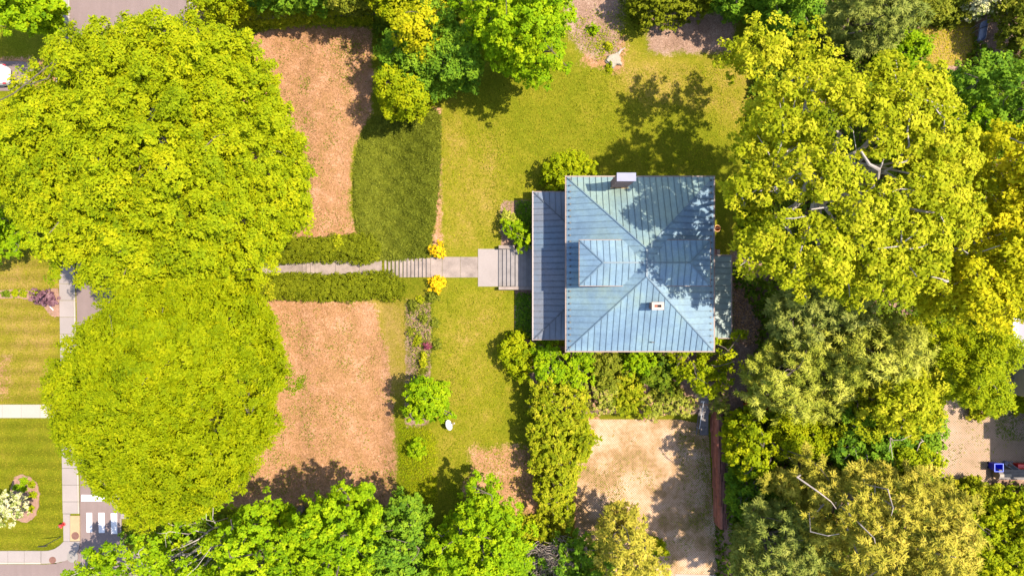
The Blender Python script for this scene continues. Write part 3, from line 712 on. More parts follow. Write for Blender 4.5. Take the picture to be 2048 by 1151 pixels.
MB().box(wx1, bx1 - .003, byS - .1, byS, Zb - .147, Zb + .027).build("gutter", GUTTER, house)
MB().box(wx1 + .065, bx1 - .25, byS + .3, byN - .3, ZT - .3, Zb - .17).build("rear_porch_wall", WALLC, house)
stp = MB().box(WX(1427, 2.5), WX(1433, 2.5), WY(509, 2.5), WY(497, 2.5), ZT - .2, 2.5).build("brick_stoop", BRICK, house)
MB().box(WX(1433.4, 2.3), WX(1439.5, 2.3), WY(509, 2.3), WY(498, 2.3), ZT - .2, 2.3).build("step", CONC_WARM, stp)

# chimneys
def roofz(x, y): return min(Zm + SL * (eyN - y), Zm + SL * (y - eyS), Zm + SL * (x - ex0), Zm + SL * (ex1 - x))
zt = 11.7; hx0, hx1 = WX(1234, zt), WX(1268.5, zt); hyN, hyS = WY(347, zt), WY(361.5, zt)
ch = MB().box(hx0, hx1, hyS, hyN, Zm - .5, zt).build("chimney", BRICK, house)
MB().box(hx0 - .07, hx1 + .07, hyS - .05, hyN + .05, zt + .16, zt + .24).build("metal_cap", WMETAL, ch, bevel=.012)
m = MB()
for xx in (hx0 + .1, hx1 - .1):
    for yy in (hyS + .08, hyN - .08): m.box(xx - .03, xx + .03, yy - .03, yy + .03, zt, zt + .158)
m.build("cap_post", DARKM, ch)
m = MB(); zz = roofz(0.5 * (hx0 + hx1), hyS)
m.box(hx0 - .06, hx1 + .1, hyS - .13, hyS - .002, zz - .1, zz + .09)
m.build("flashing", plain("ochre_flashing", (.38, .24, .08), .3, 3, .6, .4), ch)
zt = 11.0; hx0, hx1 = WX(1304.5, zt), WX(1326.5, zt); hyN, hyS = WY(604.5, zt), WY(617.5, zt)
ch = MB().box(hx0, hx1, hyS, hyN, 8.8, zt - .42).build("chimney", BRICK, house)
m = MB(); w = .15
m.box(hx0, hx0 + w, hyS, hyN, zt - .42, zt - .1); m.box(hx1 - w, hx1, hyS, hyN, zt - .42, zt - .1); m.box(hx0 + w, hx1 - w, hyS, hyS + w, zt - .42, zt - .1); m.box(hx0 + w, hx1 - w, hyN - w, hyN, zt - .42, zt - .1)
m.build("flue_wall", BRICK, ch)
m = MB(); e = .04; CR = plain("pale_chimney_mortar", (.42, .32, .25), .12, 4, .9, .2)
m.box(hx0 - e, hx0 + w, hyS - e, hyN + e, zt - .1, zt); m.box(hx1 - w, hx1 + e, hyS - e, hyN + e, zt - .1, zt); m.box(hx0 + w, hx1 - w, hyS - e, hyS + w, zt - .1, zt - .002); m.box(hx0 + w, hx1 - w, hyN - w, hyN + e, zt - .1, zt - .002)
m.build("chimney_crown", CR, ch)
MB().lathe([(.11, zt - .418), (.11, zt - .3), (.08, zt - .3)], hx0 + .34, .5 * (hyN + hyS), 10).build("flue_pot", plain("terracotta_flue", (.22, .06, .04), .2), ch)
vx, vy = WX(1302, 8.7), WY(684, 8.7); vz = roofz(vx, vy)
MB().tube([(vx, vy, vz), (vx, vy, vz + .3), (vx + .06, vy + .02, vz + .38), (vx + .2, vy + .02, vz + .36), (vx + .24, vy, vz + .28)], .045, 8).build("vent_pipe", DARKM, house)

# ------------------------------------------------------------------ foliage engine
def leaf_arrays(C, N_, Ln, Wd, r, tang=None, tri=False):
    n = len(C); N_ = N_ / np.linalg.norm(N_, axis=1, keepdims=True)
    a = r.normal(size=(n, 3)) if tang is None else tang
    t = a - N_ * np.sum(a * N_, 1, keepdims=True); t /= np.maximum(np.linalg.norm(t, axis=1, keepdims=True), 1e-6)
    b = np.cross(N_, t); Ln = Ln * r.uniform(.7, 1.3, (n, 1)); Wd = Wd * r.uniform(.7, 1.3, (n, 1))
    f = N_ * Wd * .18
    if tri:
        V = np.stack([C - t * Ln / 2 + b * Wd * .5, C - t * Ln / 2 - b * Wd * .5, C + t * Ln / 2 + f], 1).reshape(-1, 3)
        return V, np.arange(3 * n).reshape(n, 3)
    V = np.stack([C - t * Ln / 2 + b * Wd * .40, C - t * Ln / 2 - b * Wd * .40 + f, C + t * Ln / 2 - b * Wd * .26, C + t * Ln / 2 + b * Wd * .26 + f], 1).reshape(-1, 3)
    F = np.arange(4 * n).reshape(n, 4)
    return V, F
STY = dict(  # L1 lobe spacing, R1 lobe radius, q squash, r2 tuft radius, d2 tufts per lobe m2, n3 leaves per tuft, leaf length, width, roughness of the top
    feather=dict(L1=.95, R1=.88, q=.52, r2=.38, d2=13, n3=24, L=.21, W=.145, rough=.30, mode='mix', tri=True),
    fine=dict(L1=.85, R1=.82, q=.45, r2=.36, d2=14, n3=25, L=.20, W=.12, rough=.15, mode='flow', tri=True),
    maple=dict(L1=1.15, R1=1.1, q=.62, r2=.30, d2=10, n3=20, L=.21, W=.20, rough=.34, mode='mix', tri=True),
    syc=dict(L1=1.05, R1=1.0, q=.62, r2=.40, d2=9, n3=24, L=.22, W=.20, rough=.32, mode='mix', tri=True),
    thin=dict(L1=1.2, R1=.95, q=.7, r2=.36, d2=7, n3=19, L=.22, W=.20, rough=.6, mode='mix', tri=True),
    pine=dict(L1=.95, R1=.76, q=.6, r2=.34, d2=10, n3=30, L=.32, W=.095, rough=.62, mode='needle', tri=True),
    cypress=dict(L1=.8, R1=.7, q=.7, r2=.26, d2=11, n3=14, L=.28, W=.09, rough=.5, mode='needle'),
    shrub=dict(L1=.50, R1=.46, q=.75, r2=.16, d2=24, n3=9, L=.17, W=.11, rough=.12, mode='mix'),
    bigshrub=dict(L1=.66, R1=.62, q=.75, r2=.22, d2=20, n3=13, L=.20, W=.13, rough=.15, mode='mix'),
    small=dict(L1=.26, R1=.25, q=.8, r2=.09, d2=60, n3=7, L=.12, W=.07, rough=.06, mode='mix', m=.35),
    clip=dict(L1=.30, R1=.27, q=.4, r2=.15, d2=75, n3=8, L=.12, W=.065, rough=.012, mode='mix', m=1.0),
)
def crown_plan(poly, z_edge, z_top):
    Q0 = P2(poly, z_edge); c = Q0.mean(0); a = np.asarray(poly, float); out = []
    for (px, py), q in zip(a, Q0):
        d = (q - c) / max(np.hypot(*(q - c)), .01); r = q / max(np.hypot(*q), .01); f = max(0.0, float(d @ r))
        k = S * (1 - (z_edge + (z_top - z_edge) * .42 * f) / H); out.append(((px - CX) * k, (CY - py) * k))
    return np.array(out)
def jgrid(Q, sp, r, margin):
    lo, hi = Q.min(0), Q.max(0)
    xs = np.arange(lo[0] - sp, hi[0] + sp, sp); ys = np.arange(lo[1] - sp, hi[1] + sp, sp * .87)
    gx, gy = np.meshgrid(xs, ys); gx = gx + (np.arange(len(ys)) % 2)[:, None] * sp / 2
    X = np.stack([gx.ravel(), gy.ravel()], 1) + r.uniform(-.38, .38, (gx.size, 2)) * sp
    d = sdist(Q, X); k = d > margin
    return X[k], d[k]
def crown(Q, z_edge, z_top, z_bot, st, r, gaps=None, dome=.5, cover=1.0, flat_top=False, lumps=0.0, fill=.55, sprays=.0):
    """returns tuft-built leaf mesh arrays and the lobe centres"""
    X, d = jgrid(Q, st['L1'], r, st.get('m', .40) * st['R1'])
    if len(X) == 0: X = Q.mean(0, keepdims=True); d = np.array([.3])
    dm = max(d.max(), .01); t = np.clip(d / dm, 0, 1)
    if flat_top: prof = np.clip(d / .3, 0, 1) ** .5
    else: prof = (1 - (1 - t) ** 2) ** dome
    lump = 0
    if lumps:
        ph = r.uniform(0, 6.3, 6); w = 2 * math.pi / (4.2 + r.uniform(0, 1.5))
        lump = lumps * (np.sin(X[:, 0] * w + ph[0]) * np.sin(X[:, 1] * w * 1.1 + ph[1]) + .6 * np.sin(X[:, 0] * w * 1.9 + X[:, 1] * w * 1.3 + ph[2]))
    z = z_edge + (z_top - z_edge) * prof + r.normal(0, st['rough'], len(X)) + lump - st['R1'] * st['q'] * .6
    lob = [np.column_stack([X, z])]
    # fill underneath, and the flanks down to z_bot
    m = r.random(len(X)) < fill
    lob.append(np.column_stack([X[m] + r.normal(0, .2, (m.sum(), 2)) * st['L1'], z[m] - st['R1'] * r.uniform(1.0, 2.2, m.sum())]))
    if fill > .7:
        m = r.random(len(X)) < fill - .2
        lob.append(np.column_stack([X[m] + r.normal(0, .3, (m.sum(), 2)) * st['L1'], z[m] - st['R1'] * r.uniform(2.4, 4.0, m.sum())]))
    per = np.concatenate([np.linspace(Q[i], Q[(i + 1) % len(Q)], max(2, int(np.hypot(*(Q[(i + 1) % len(Q)] - Q[i])) / (st['L1'] * .95)) + 1))[:-1] for i in range(len(Q))])
    cen = Q.mean(0); hgt = z_edge - z_bot; nl = max(1, int(hgt / (st['R1'] * 1.3)))
    for j in range(nl):
        f = (j + r.uniform(.2, .8, len(per))) / nl
        dv = per - cen; L_ = np.maximum(np.hypot(*dv.T), .01)[:, None]
        inset = st['R1'] * (.55 + .25 * r.random((len(per), 1))) + (f[:, None] * .40 * hgt) * (0 if flat_top else 1)
        XY = per - dv / L_ * np.minimum(inset, L_ * .8)
        lob.append(np.column_stack([XY + r.normal(0, .12, XY.shape) * st['L1'], z_edge - f * hgt - st['R1'] * st['q'] * .5]))
    nmain = sum(len(a_) for a_ in lob)
    if sprays:      # twig ends standing out of the outline
        for p_ in per[r.random(len(per)) < sprays]:
            dv = p_ - cen; dv = dv / max(np.hypot(*dv), .01); an = r.normal(0, .5); dv = np.array([dv[0] * math.cos(an) - dv[1] * math.sin(an), dv[0] * math.sin(an) + dv[1] * math.cos(an)])
            n_ = r.integers(1, 4); t_ = np.arange(n_) * st['R1'] * .42 - st['R1'] * .15
            lob.append(np.column_stack([p_[None] + dv[None] * t_[:, None], np.full(n_, z_edge + r.uniform(-.2, .7) * (z_top - z_edge) * .5) - t_ * .15]))
    lob = np.concatenate(lob)
    small = np.arange(len(lob)) >= nmain
    if gaps:
        for g in gaps:
            gd = line_dist(g, lob[:, :2]); kk = ~((gd < g[0][3]) & (lob[:, 2] > g[0][2] - 2.0)); lob = lob[kk]; small = small[kk]
    if cover < 1: kk = r.random(len(lob)) < cover; lob = lob[kk]; small = small[kk]
    R = st['R1'] * r.uniform(.7, 1.3, len(lob)) * np.where(small, .42, 1.0)
    n2 = np.maximum(3, (st['d2'] * R ** 2).astype(int)); idx = np.repeat(np.arange(len(lob)), n2)
    dirv = r.normal(size=(len(idx), 3)); dirv[:, 2] = np.abs(dirv[:, 2]) * 1.1 - .25; dirv /= np.linalg.norm(dirv, axis=1, keepdims=True)
    rad = R[idx] * r.uniform(.72, 1.08, len(idx))
    tc = lob[idx] + dirv * rad[:, None] * np.array([1, 1, st['q']])
    n3 = st['n3']; j = np.repeat(np.arange(len(tc)), n3)
    off = r.normal(size=(len(j), 3)); off /= np.linalg.norm(off, axis=1, keepdims=True); rr = st['r2'] * r.uniform(.15, 1.0, (len(j), 1)) ** .6
    Cc = tc[j] + off * rr * np.array([1, 1, .65])
    up = np.array([0, 0, 1.0])
    mode = st['mode']; tang = None
    if mode == 'needle':
        tang = off + .5 * dirv[j]; nn = r.normal(size=off.shape) * .45 + up + .3 * dirv[j]
    elif mode == 'flow':
        dv = Cc[:, :2] - cen; ang = np.arctan2(dv[:, 1], dv[:, 0]) + .55 * np.sin(dv[:, 0] * .9) + .55 * np.cos(dv[:, 1] * .8) + r.normal(0, .75, len(Cc))
        tang = np.column_stack([np.cos(ang), np.sin(ang), r.normal(-.15, .35, len(Cc))]); nn = dirv[j] * .4 + up * .9 + r.normal(size=off.shape) * .38
    else:
        nn = dirv[j] * .45 + off * .35 + up * .8 + r.normal(size=off.shape) * .36
    tri = st.get('tri', False)
    V, F = leaf_arrays(Cc, nn, st['L'], st['W'], r, tang, tri)
    tint = .52 + r.normal(0, .085, len(lob))[idx][j] + r.normal(0, .08, len(tc))[j] + r.normal(0, .09, len(j))
    return V, F, np.repeat(np.clip(tint, 0, 1), 3 if tri else 4), lob
NLEAF = 0
def leaves_obj(name, V, F, tint, mat, parent=None):
    global NLEAF; NLEAF += len(F)
    o = link(name, np_mesh(name, V, F, tint), mat, parent); tag(o, kind='stuff'); return o
def curve(a, b, r, sag=.12, n=5):
    a = np.array(a, float); b = np.array(b, float); L_ = np.linalg.norm(b - a); o = r.normal(size=3) * sag * L_; o[2] = abs(o[2]) * .6
    return [a + (b - a) * t + o * math.sin(math.pi * t) + r.normal(size=3) * .03 * L_ * (0 < t < 1) for t in np.linspace(0, 1, n)]
def tree(name, label, cat, poly, z_top, z_edge, z_bot=None, style='maple', leaf='maple', seed=1, bark=BARK, group=None, limbs=9, twigs=3, dome=.5, cover=1.0,
         reach=-.3, trunk_r=.3, pale_limbs=None, base=None, lumps=.5, cname="crown", twig_r=.035, fill=.55, sprays=.35):
    r = np.random.default_rng(seed); st = STY[style]; Q = crown_plan(poly, z_edge, z_top)
    cen = Q.mean(0) if base is None else np.array(base)
    g = gz(*cen); z_bot = z_edge * .55 + g * .45 if z_bot is None else z_bot
    root = empty(name, (cen[0], cen[1], g), label, cat, group)
    gaps = [[(*P(px, py, zz)[:2], zz, w) for px, py in pts] for pts, zz, w, rr in (pale_limbs or [])]
    V, F, T, lob = crown(Q, z_edge, z_top, z_bot, st, r, gaps, dome, cover, lumps=lumps, fill=fill, sprays=sprays)
    leaves_obj(cname, V, F, T, leaf if not isinstance(leaf, str) else LM[leaf], root)
    # trunk and limbs
    ht = g + (z_edge - g) * .62; m = MB(); j0 = r.normal(size=2) * .15
    tr = [(cen[0], cen[1], g - .3), (cen[0] + j0[0] * .5, cen[1] + j0[1] * .5, g + (ht - g) * .5), (cen[0] + j0[0], cen[1] + j0[1], ht)]
    m.tube(tr, [trunk_r * 1.35, trunk_r, trunk_r * .8], 8)
    top = np.array(tr[-1]); cand = lob[r.permutation(len(lob))]; limb_pts = []
    for i in range(min(limbs, len(cand))):
        e = cand[i].copy(); e[2] += st['R1'] * st['q'] + reach
        c = curve(top - np.array([0, 0, r.uniform(0, .3) * (ht - g)]), e, r, .09, 6); rr = trunk_r * r.uniform(.35, .55)
        m.tube(c, list(np.linspace(rr, twig_r, len(c))), 5); limb_pts += c[2:]
    LP = np.array(limb_pts) if limb_pts else top[None]
    for i in range(min(limbs * twigs, max(0, len(cand) - limbs))):
        e = cand[limbs + i].copy(); e[2] += st['R1'] * st['q'] + reach * 1.1
        s_ = LP[np.argmin(np.linalg.norm(LP - e, axis=1))]
        m.tube(curve(s_, e, r, .1, 4), [twig_r * 1.3, twig_r * 1.1, twig_r * .9, twig_r * .5], 4)
    tk = m.build("trunk", bark, root)
    for pts, zz, w, rr in (pale_limbs or []):
        q = [np.array(P(px, py, zz)) for px, py in pts]
        q[0] = q[0] - np.array([0, 0, .9])
        q = [q[0] + (top - q[0]) * .3 - np.array([0, 0, 2.2])] + q
        MB().tube(q, list(np.linspace(rr, rr * .35, len(q))), 6).build("limb", bark, tk)
    return root
def shrub(name, label, cat, poly, h, leaf, style='shrub', seed=1, group=None, z0=None, dome=.5, cname="foliage", stems=6, zr=None, cover=1.0, edge=.35):
    r = np.random.default_rng(seed); st = STY[style]
    c0 = np.asarray(poly, float).mean(0); g0 = gz(*P(*c0, 1.0)[:2]) if z0 is None else z0
    Q = P2(poly, g0 + h * .4); cen = Q.mean(0)
    root = empty(name, (cen[0], cen[1], g0), label, cat, group)
    V, F, T, lob = crown(Q, g0 + h * edge, g0 + h, g0 + .05, st, r, None, dome, cover)
    leaves_obj(cname, V, F, T, LM[leaf], root)
    m = MB()
    for i in range(stems):
        e = lob[r.integers(len(lob))]; m.tube(curve((cen[0] + r.normal() * .06, cen[1] + r.normal() * .06, g0 - .1), e, r, .08, 4), [.04, .03, .02, .008], 5)
    tag(m.build("stem", BARK, root), kind='stuff')
    return root
def hedge(name, label, poly, h, leaf, seed=1, z0=None, style='clip', group=None):
    r = np.random.default_rng(seed); st = STY[style]; c0 = np.asarray(poly, float).mean(0)
    g0 = gz(*P(*c0, .5)[:2]) if z0 is None else z0
    Q = P2(poly, g0 + h); cen = Q.mean(0)
    root = empty(name, (cen[0], cen[1], g0), label, "hedge", group)
    V, F, T, lob = crown(Q, g0 + h * .86, g0 + h, g0 + .05, st, r, flat_top=True)
    leaves_obj("foliage", V, F, T, LM[leaf], root)
    m = MB(); d = sdist(Q, lob[:, :2]); L_ = lob[d > .25]
    for i in range(min(90, len(L_))):
        e = L_[r.integers(len(L_))]; m.tube(curve((e[0] + r.normal() * .1, e[1] + r.normal() * .1, g0 - .1), e, r, .05, 3), [.025, .02, .008], 4)
    tag(m.build("stem", BARK, root), kind='stuff'); return root
def cover(name, poly, dens, L_, W_, zlo, zhi, leaf, seed=1, zr=ZT, edge=.25, tilt=.5, clumps=.8, kind='stuff', label=None):
    """low plants nobody could count, spread over the ground"""
    global NLEAF
    r = np.random.default_rng(seed); Q = P2(poly, zr); lo, hi = Q.min(0), Q.max(0); A_ = (hi - lo).prod()
    X = r.uniform(lo, hi, (int(A_ * dens), 2)); d = sdist(Q, X) + r.normal(0, edge * .6, len(X)); X = X[d > 0]; d = d[d > 0]
    w = 2 * math.pi / 2.1; ph = r.uniform(0, 6, 4)
    hm = .55 + .45 * np.sin(X[:, 0] * w + ph[0] + np.sin(X[:, 1] * w * .7)) * np.sin(X[:, 1] * w * 1.13 + ph[1]) * clumps
    z = ground_z(X) + zlo + (zhi - zlo) * hm * np.clip(d / .35, .25, 1) * r.uniform(.35, 1, len(X))
    ang = 1.4 * np.sin(X[:, 0] * 1.9 + ph[2]) + 1.4 * np.cos(X[:, 1] * 2.3 + ph[3]) + r.normal(0, .8, len(X))
    tang = np.column_stack([np.cos(ang), np.sin(ang), r.normal(.25, .3, len(X))])
    nn = np.array([0, 0, 1.0]) + r.normal(size=(len(X), 3)) * tilt
    V, F = leaf_arrays(np.column_stack([X, z]), nn, L_, W_, r, tang)
    T = np.clip(.5 + .12 * np.sin(X[:, 0] * .8 + ph[0]) + r.normal(0, .16, len(X)), 0, 1)
    NLEAF += len(F)
    o = link(name, np_mesh(name, V, F, np.repeat(T, 4)), LM[leaf]); tag(o, label, kind=kind); return o

# ------------------------------------------------------------------ trees
T1 = [(95, 85), (150, 52), (215, 45), (290, 30), (335, 42), (390, 48), (440, 72), (482, 75), (505, 105), (530, 130), (545, 180), (552, 215), (580, 245), (595, 280), (588, 310), (612, 340),
      (605, 400), (612, 430), (590, 462), (560, 490), (530, 520), (512, 548), (430, 566), (330, 566), (280, 592), (245, 578), (205, 572), (165, 545), (120, 540), (92, 515), (76, 470), (50, 430), (20, 412), (-60, 395), (-95, 330), (-70, 240), (-5, 195), (20, 176), (55, 150), (88, 118)]
tree("street_tree", "biggest spreading yellow-green tree at the top of the street, crown over road and dry lawn", "tree", T1, 17.5, 12.0, 5.5, 'feather', 'lime', 11, fill=.9, sprays=.6, limbs=16, trunk_r=.42, base=(-28.5, 8.5), lumps=1.15,
     pale_limbs=[([(150, 165), (168, 172), (183, 182)], 15.6, .45, .07), ([(15, 225), (32, 232)], 13.5, .4, .06), ([(260, 300), (280, 330), (276, 345)], 16.6, .5, .06), ([(135, 330), (165, 338)], 15.5, .4, .06)])
T2 = [(285, 545), (340, 545), (420, 548), (480, 560), (515, 590), (535, 640), (556, 690), (562, 770), (546, 800), (545, 840), (538, 880), (518, 905), (490, 950), (462, 985), (445, 1012), (390, 1030), (330, 1036), (285, 1046), (256, 1046), (244, 1026),
      (200, 985), (165, 960), (140, 925), (112, 900), (98, 860), (92, 830), (78, 790), (76, 738), (108, 712), (128, 690), (152, 662), (200, 630), (222, 590)]
tree("street_tree", "dense fine-leaved dome-shaped green tree at the lower left, overhanging stop line and crosswalk", "tree", T2, 16.5, 11.0, 4.5, 'fine', 'green', 12, fill=.8, sprays=.3, limbs=14, trunk_r=.42, base=(-28.2, -9.5), dome=.55, lumps=.5,
     pale_limbs=[([(290, 632), (302, 640)], 15.2, .3, .05), ([(318, 585), (324, 625)], 14.6, .3, .05)])
tree("maple_tree", "bright green maple cut by the top left corner, beside the shaded pavement", "tree", blob(8, -18, 74, 58, .1, 31), 10, 8, 3, 'maple', 'maple', 31)
tree("maple_tree", "small deep green maple at the left edge above the mown lawn", "tree", blob(-5, 452, 52, 44, .12, 32), 7.5, 4.5, 2, 'maple', 'maple', 32, limbs=6, trunk_r=.15)

# along the top edge
tree("garden_tree", "pale lime feathery tree at the top edge beside the street", "tree", blob(430, -18, 62, 46, .14, 33), 9, 6, 3, 'feather', 'lime', 33, limbs=7, trunk_r=.2)
tree("garden_tree", "deep green tree behind the long clipped hedge at the top", "tree", blob(570, -42, 90, 46, .12, 34), 8.5, 6, 3, 'maple', 'maple_deep', 34, limbs=7, trunk_r=.2)
tree("garden_tree", "olive-green tree beyond the right end of the long hedge at the top", "tree", blob(702, -34, 66, 46, .14, 35), 9, 6, 3, 'feather', 'olive', 35, limbs=7, trunk_r=.2)
hedge("clipped_hedge", "long straight clipped hedge along the top edge above the dry lawn", [(440, 8), (600, 6), (735, 4), (735, 30), (600, 33), (440, 36)], 2.2, 'laurel', 36, z0=.35)
tree("layered_tree", "yellow layered tree top, uppermost of the cluster left of the bright maple", "tree", [(795, 36), (812, 26), (850, 22), (872, 28), (880, 48), (868, 56), (890, 72), (872, 82), (866, 108), (848, 100), (838, 84), (812, 92), (796, 76)], 11.5, 9, 5, 'syc', 'gold', 37, limbs=8, trunk_r=.14)
tree("layered_tree", "yellow-green tree at the lower end of the cluster above the juniper bank", "tree", [(762, 126), (790, 128), (800, 148), (822, 170), (850, 182), (864, 206), (852, 222), (818, 232), (782, 226), (762, 208), (752, 182), (764, 160), (748, 142)], 8.0, 5.5, 2.5, 'feather', 'lime', 38, limbs=8, trunk_r=.16)
tree("layered_tree", "mid-green tree in the middle of the cluster, half hidden under yellow branches", "tree", [(768, 72), (800, 66), (862, 96), (866, 150), (858, 186), (826, 180), (790, 148), (760, 110)], 7.6, 5.6, 2, 'feather', 'maple_deep', 39, limbs=8, trunk_r=.18)
tree("conifer_tree", "dark olive drooping conifer between the yellow layered tree and the bright maple", "tree", [(846, 30), (905, 18), (930, 60), (954, 92), (966, 134), (954, 170), (922, 160), (908, 182), (880, 172), (858, 196), (842, 132), (858, 96)], 9.5, 6.5, 2.0, 'feather', 'maple_deep', 40, limbs=9, trunk_r=.16)
tree("garden_tree", "lime-green tree at the top edge between long hedge and layered trees", "tree", blob(800, -26, 66, 44, .14, 41), 10, 7.5, 3, 'feather', 'lime', 41, limbs=7, trunk_r=.2)
tree("garden_tree", "shaded dark olive tree at the top edge beside the bright maple", "tree", blob(888, -18, 48, 44, .14, 42), 8, 6, 3, 'feather', 'dark', 42, limbs=7, trunk_r=.2)
tree("maple_tree", "bright green round-headed maple at the top centre shading the lawn below it", "tree", [(918, -60), (1020, -66), (1150, -60), (1128, 0), (1132, 30), (1114, 60), (1120, 92), (1112, 132), (1088, 138), (1072, 154), (1042, 142), (1010, 122), (985, 116), (962, 84), (940, 70), (916, 34), (922, 5)], 15, 10, 5.5, 'maple', 'maple', 43, limbs=10, trunk_r=.32)
shrub("yew_shrub", "big dark clipped yew mound at the top edge right of the bare mulch", "shrub", blob(1340, -5, 92, 56, .1, 44), 4.5, 'yew', 'bigshrub', 44)
tree("garden_tree", "dark green tree at the top edge right of the yew mound", "tree", blob(1490, -28, 62, 46, .12, 45), 9, 6, 3, 'maple', 'maple_deep', 45, limbs=7, trunk_r=.2)
tree("garden_tree", "blue-green tree at the top edge above the two yellow branch tips", "tree", blob(1588, -6, 66, 62, .13, 46), 11, 7, 3, 'maple', 'maple_deep', 46, limbs=8, trunk_r=.22)
tree("grey_conifer", "soft grey-green conifer at the top edge above the yellow crown", "tree", blob(1735, 20, 86, 82, .14, 47), 12, 7, 3, 'pine', 'pine_dark', 47, limbs=9, trunk_r=.25)
tree("garden_tree", "olive tree at the top edge above the small sunlit golden lawn", "tree", blob(1858, -12, 62, 50, .14, 48), 9, 6, 3, 'feather', 'olive', 48, limbs=7, trunk_r=.2)
tree("blossom_tree", "small tree with white blossom at the top edge above the blue-grey slide", "tree", blob(1978, -14, 34, 22, .14, 49), 7, 5.4, 3, 'syc', 'white', 49, limbs=6, trunk_r=.14)
tree("garden_tree", "dark olive tree in the top right corner, right of the blue-grey slide", "tree", blob(2066, 40, 58, 88, .12, 50), 6.8, 5.2, 3.2, 'feather', 'olive', 50, limbs=8, trunk_r=.24)
tree("garden_tree", "bushy yellow-green sapling left of the small golden lawn", "tree", blob(1814, 96, 38, 42, .16, 51), 6.5, 4.6, 2.4, 'syc', 'maple', 51, limbs=6, trunk_r=.12)
tree("maple_tree", "cool green maple at the right edge below the golden lawn patch", "tree", blob(2010, 205, 112, 104, .1, 52), 15, 10, 5, 'maple', 'maple_deep', 52, limbs=10, trunk_r=.3)

# the big pale-barked trees behind the house
K = [(1515, 190), (1560, 165), (1610, 150), (1680, 140), (1770, 128), (1852, 118), (1902, 176), (1938, 250), (1950, 330), (1948, 420), (1900, 500), (1880, 560),
     (1800, 602), (1745, 585), (1700, 596), (1650, 570), (1600, 575), (1545, 560), (1502, 546), (1494, 516), (1468, 498), (1490, 464), (1500, 430), (1464, 402), (1452, 372), (1488, 340), (1482, 305), (1505, 270), (1490, 235)]
KN = [(1438, 128), (1440, 100), (1470, 92), (1492, 68), (1512, 45), (1545, 62), (1562, 90), (1590, 92), (1605, 60), (1632, 36), (1652, 62), (1660, 96), (1668, 150), (1620, 200), (1560, 220), (1500, 215), (1480, 165)]
KL = [([(1770, 350), (1757, 338), (1738, 328), (1728, 312), (1722, 302)], 20.9, .75, .17), ([(1768, 346), (1764, 326), (1767, 318)], 21.1, .5, .09), ([(1786, 336), (1798, 326), (1812, 322), (1822, 308)], 20.7, .5, .09), ([(1808, 318), (1818, 290), (1814, 262), (1818, 240), (1824, 228)], 20.3, .45, .08),
      ([(1762, 362), (1748, 372), (1730, 384)], 20.8, .5, .10), ([(1708, 398), (1680, 406), (1650, 414), (1622, 418)], 20.5, .5, .10), ([(1632, 462), (1616, 468), (1600, 472)], 19.5, .45, .10), ([(1594, 146), (1608, 158), (1620, 168)], 14.4, .5, .10),
      ([(1628, 172), (1642, 186), (1652, 202), (1666, 222)], 15.2, .5, .09), ([(1885, 256), (1902, 248), (1918, 236), (1930, 226)], 19.3, .4, .08), ([(1630, 225), (1612, 240), (1600, 246)], 19.1, .4, .06), ([(1700, 230), (1706, 262), (1712, 300)], 19.7, .35, .05), ([(1790, 435), (1812, 442), (1832, 446)], 19.9, .45, .07), ([(1660, 296), (1690, 310), (1712, 318)], 19.8, .35, .06)]
syc_root = tree("pale_barked_tree", "huge yellow-green tree with pale bare limbs showing, overhanging the rear corner of the house roof", "tree", K, 21.3, 17.6, 15.2, 'syc', 'syc', 61, bark=BARK_PALE, fill=.30, cover=.90, limbs=20, twigs=3, trunk_r=.55, base=(22.8, 8.6), pale_limbs=KL, lumps=.55, reach=-.25, dome=.45)
def extra_crown(root, poly, z_top, z_edge, z_bot, style, leaf, seed, cov):
    V, F, T, lob = crown(P2(poly, z_edge), z_edge, z_top, z_bot, STY[style], np.random.default_rng(seed), None, .45, cov, lumps=.5)
    leaves_obj('lower_crown', V, F, T, LM[leaf], root)
extra_crown(syc_root, KN, 14.6, 12.6, 11.0, 'thin', 'syc', 161, .78)
K2 = [(1905, 290), (1960, 250), (2060, 240), (2130, 300), (2130, 560), (2052, 610), (2010, 652), (1960, 640), (1900, 655), (1850, 622), (1815, 580), (1880, 520), (1945, 430), (1950, 340)]
tree("pale_barked_tree", "golden-leaved tree at the right edge, merging with the huge pale-limbed tree", "tree", K2, 19.5, 15.5, 9, 'syc', 'gold', 62, bark=BARK_PALE, limbs=14, trunk_r=.45, lumps=.8, reach=-.3,
     pale_limbs=[([(1900, 492), (1920, 496), (1936, 506)], 18.8, .45, .08), ([(1985, 500), (2000, 490)], 19, .4, .06), ([(1880, 330), (1905, 322), (1925, 326)], 19, .4, .06)])

tree("garden_tree", "fresh green tree showing between the huge yellow-green crown and the cool green maple", "tree", blob(1945, 262, 52, 50, .15, 215), 13.5, 10, 6, 'maple', 'maple', 215, limbs=7, trunk_r=.2)
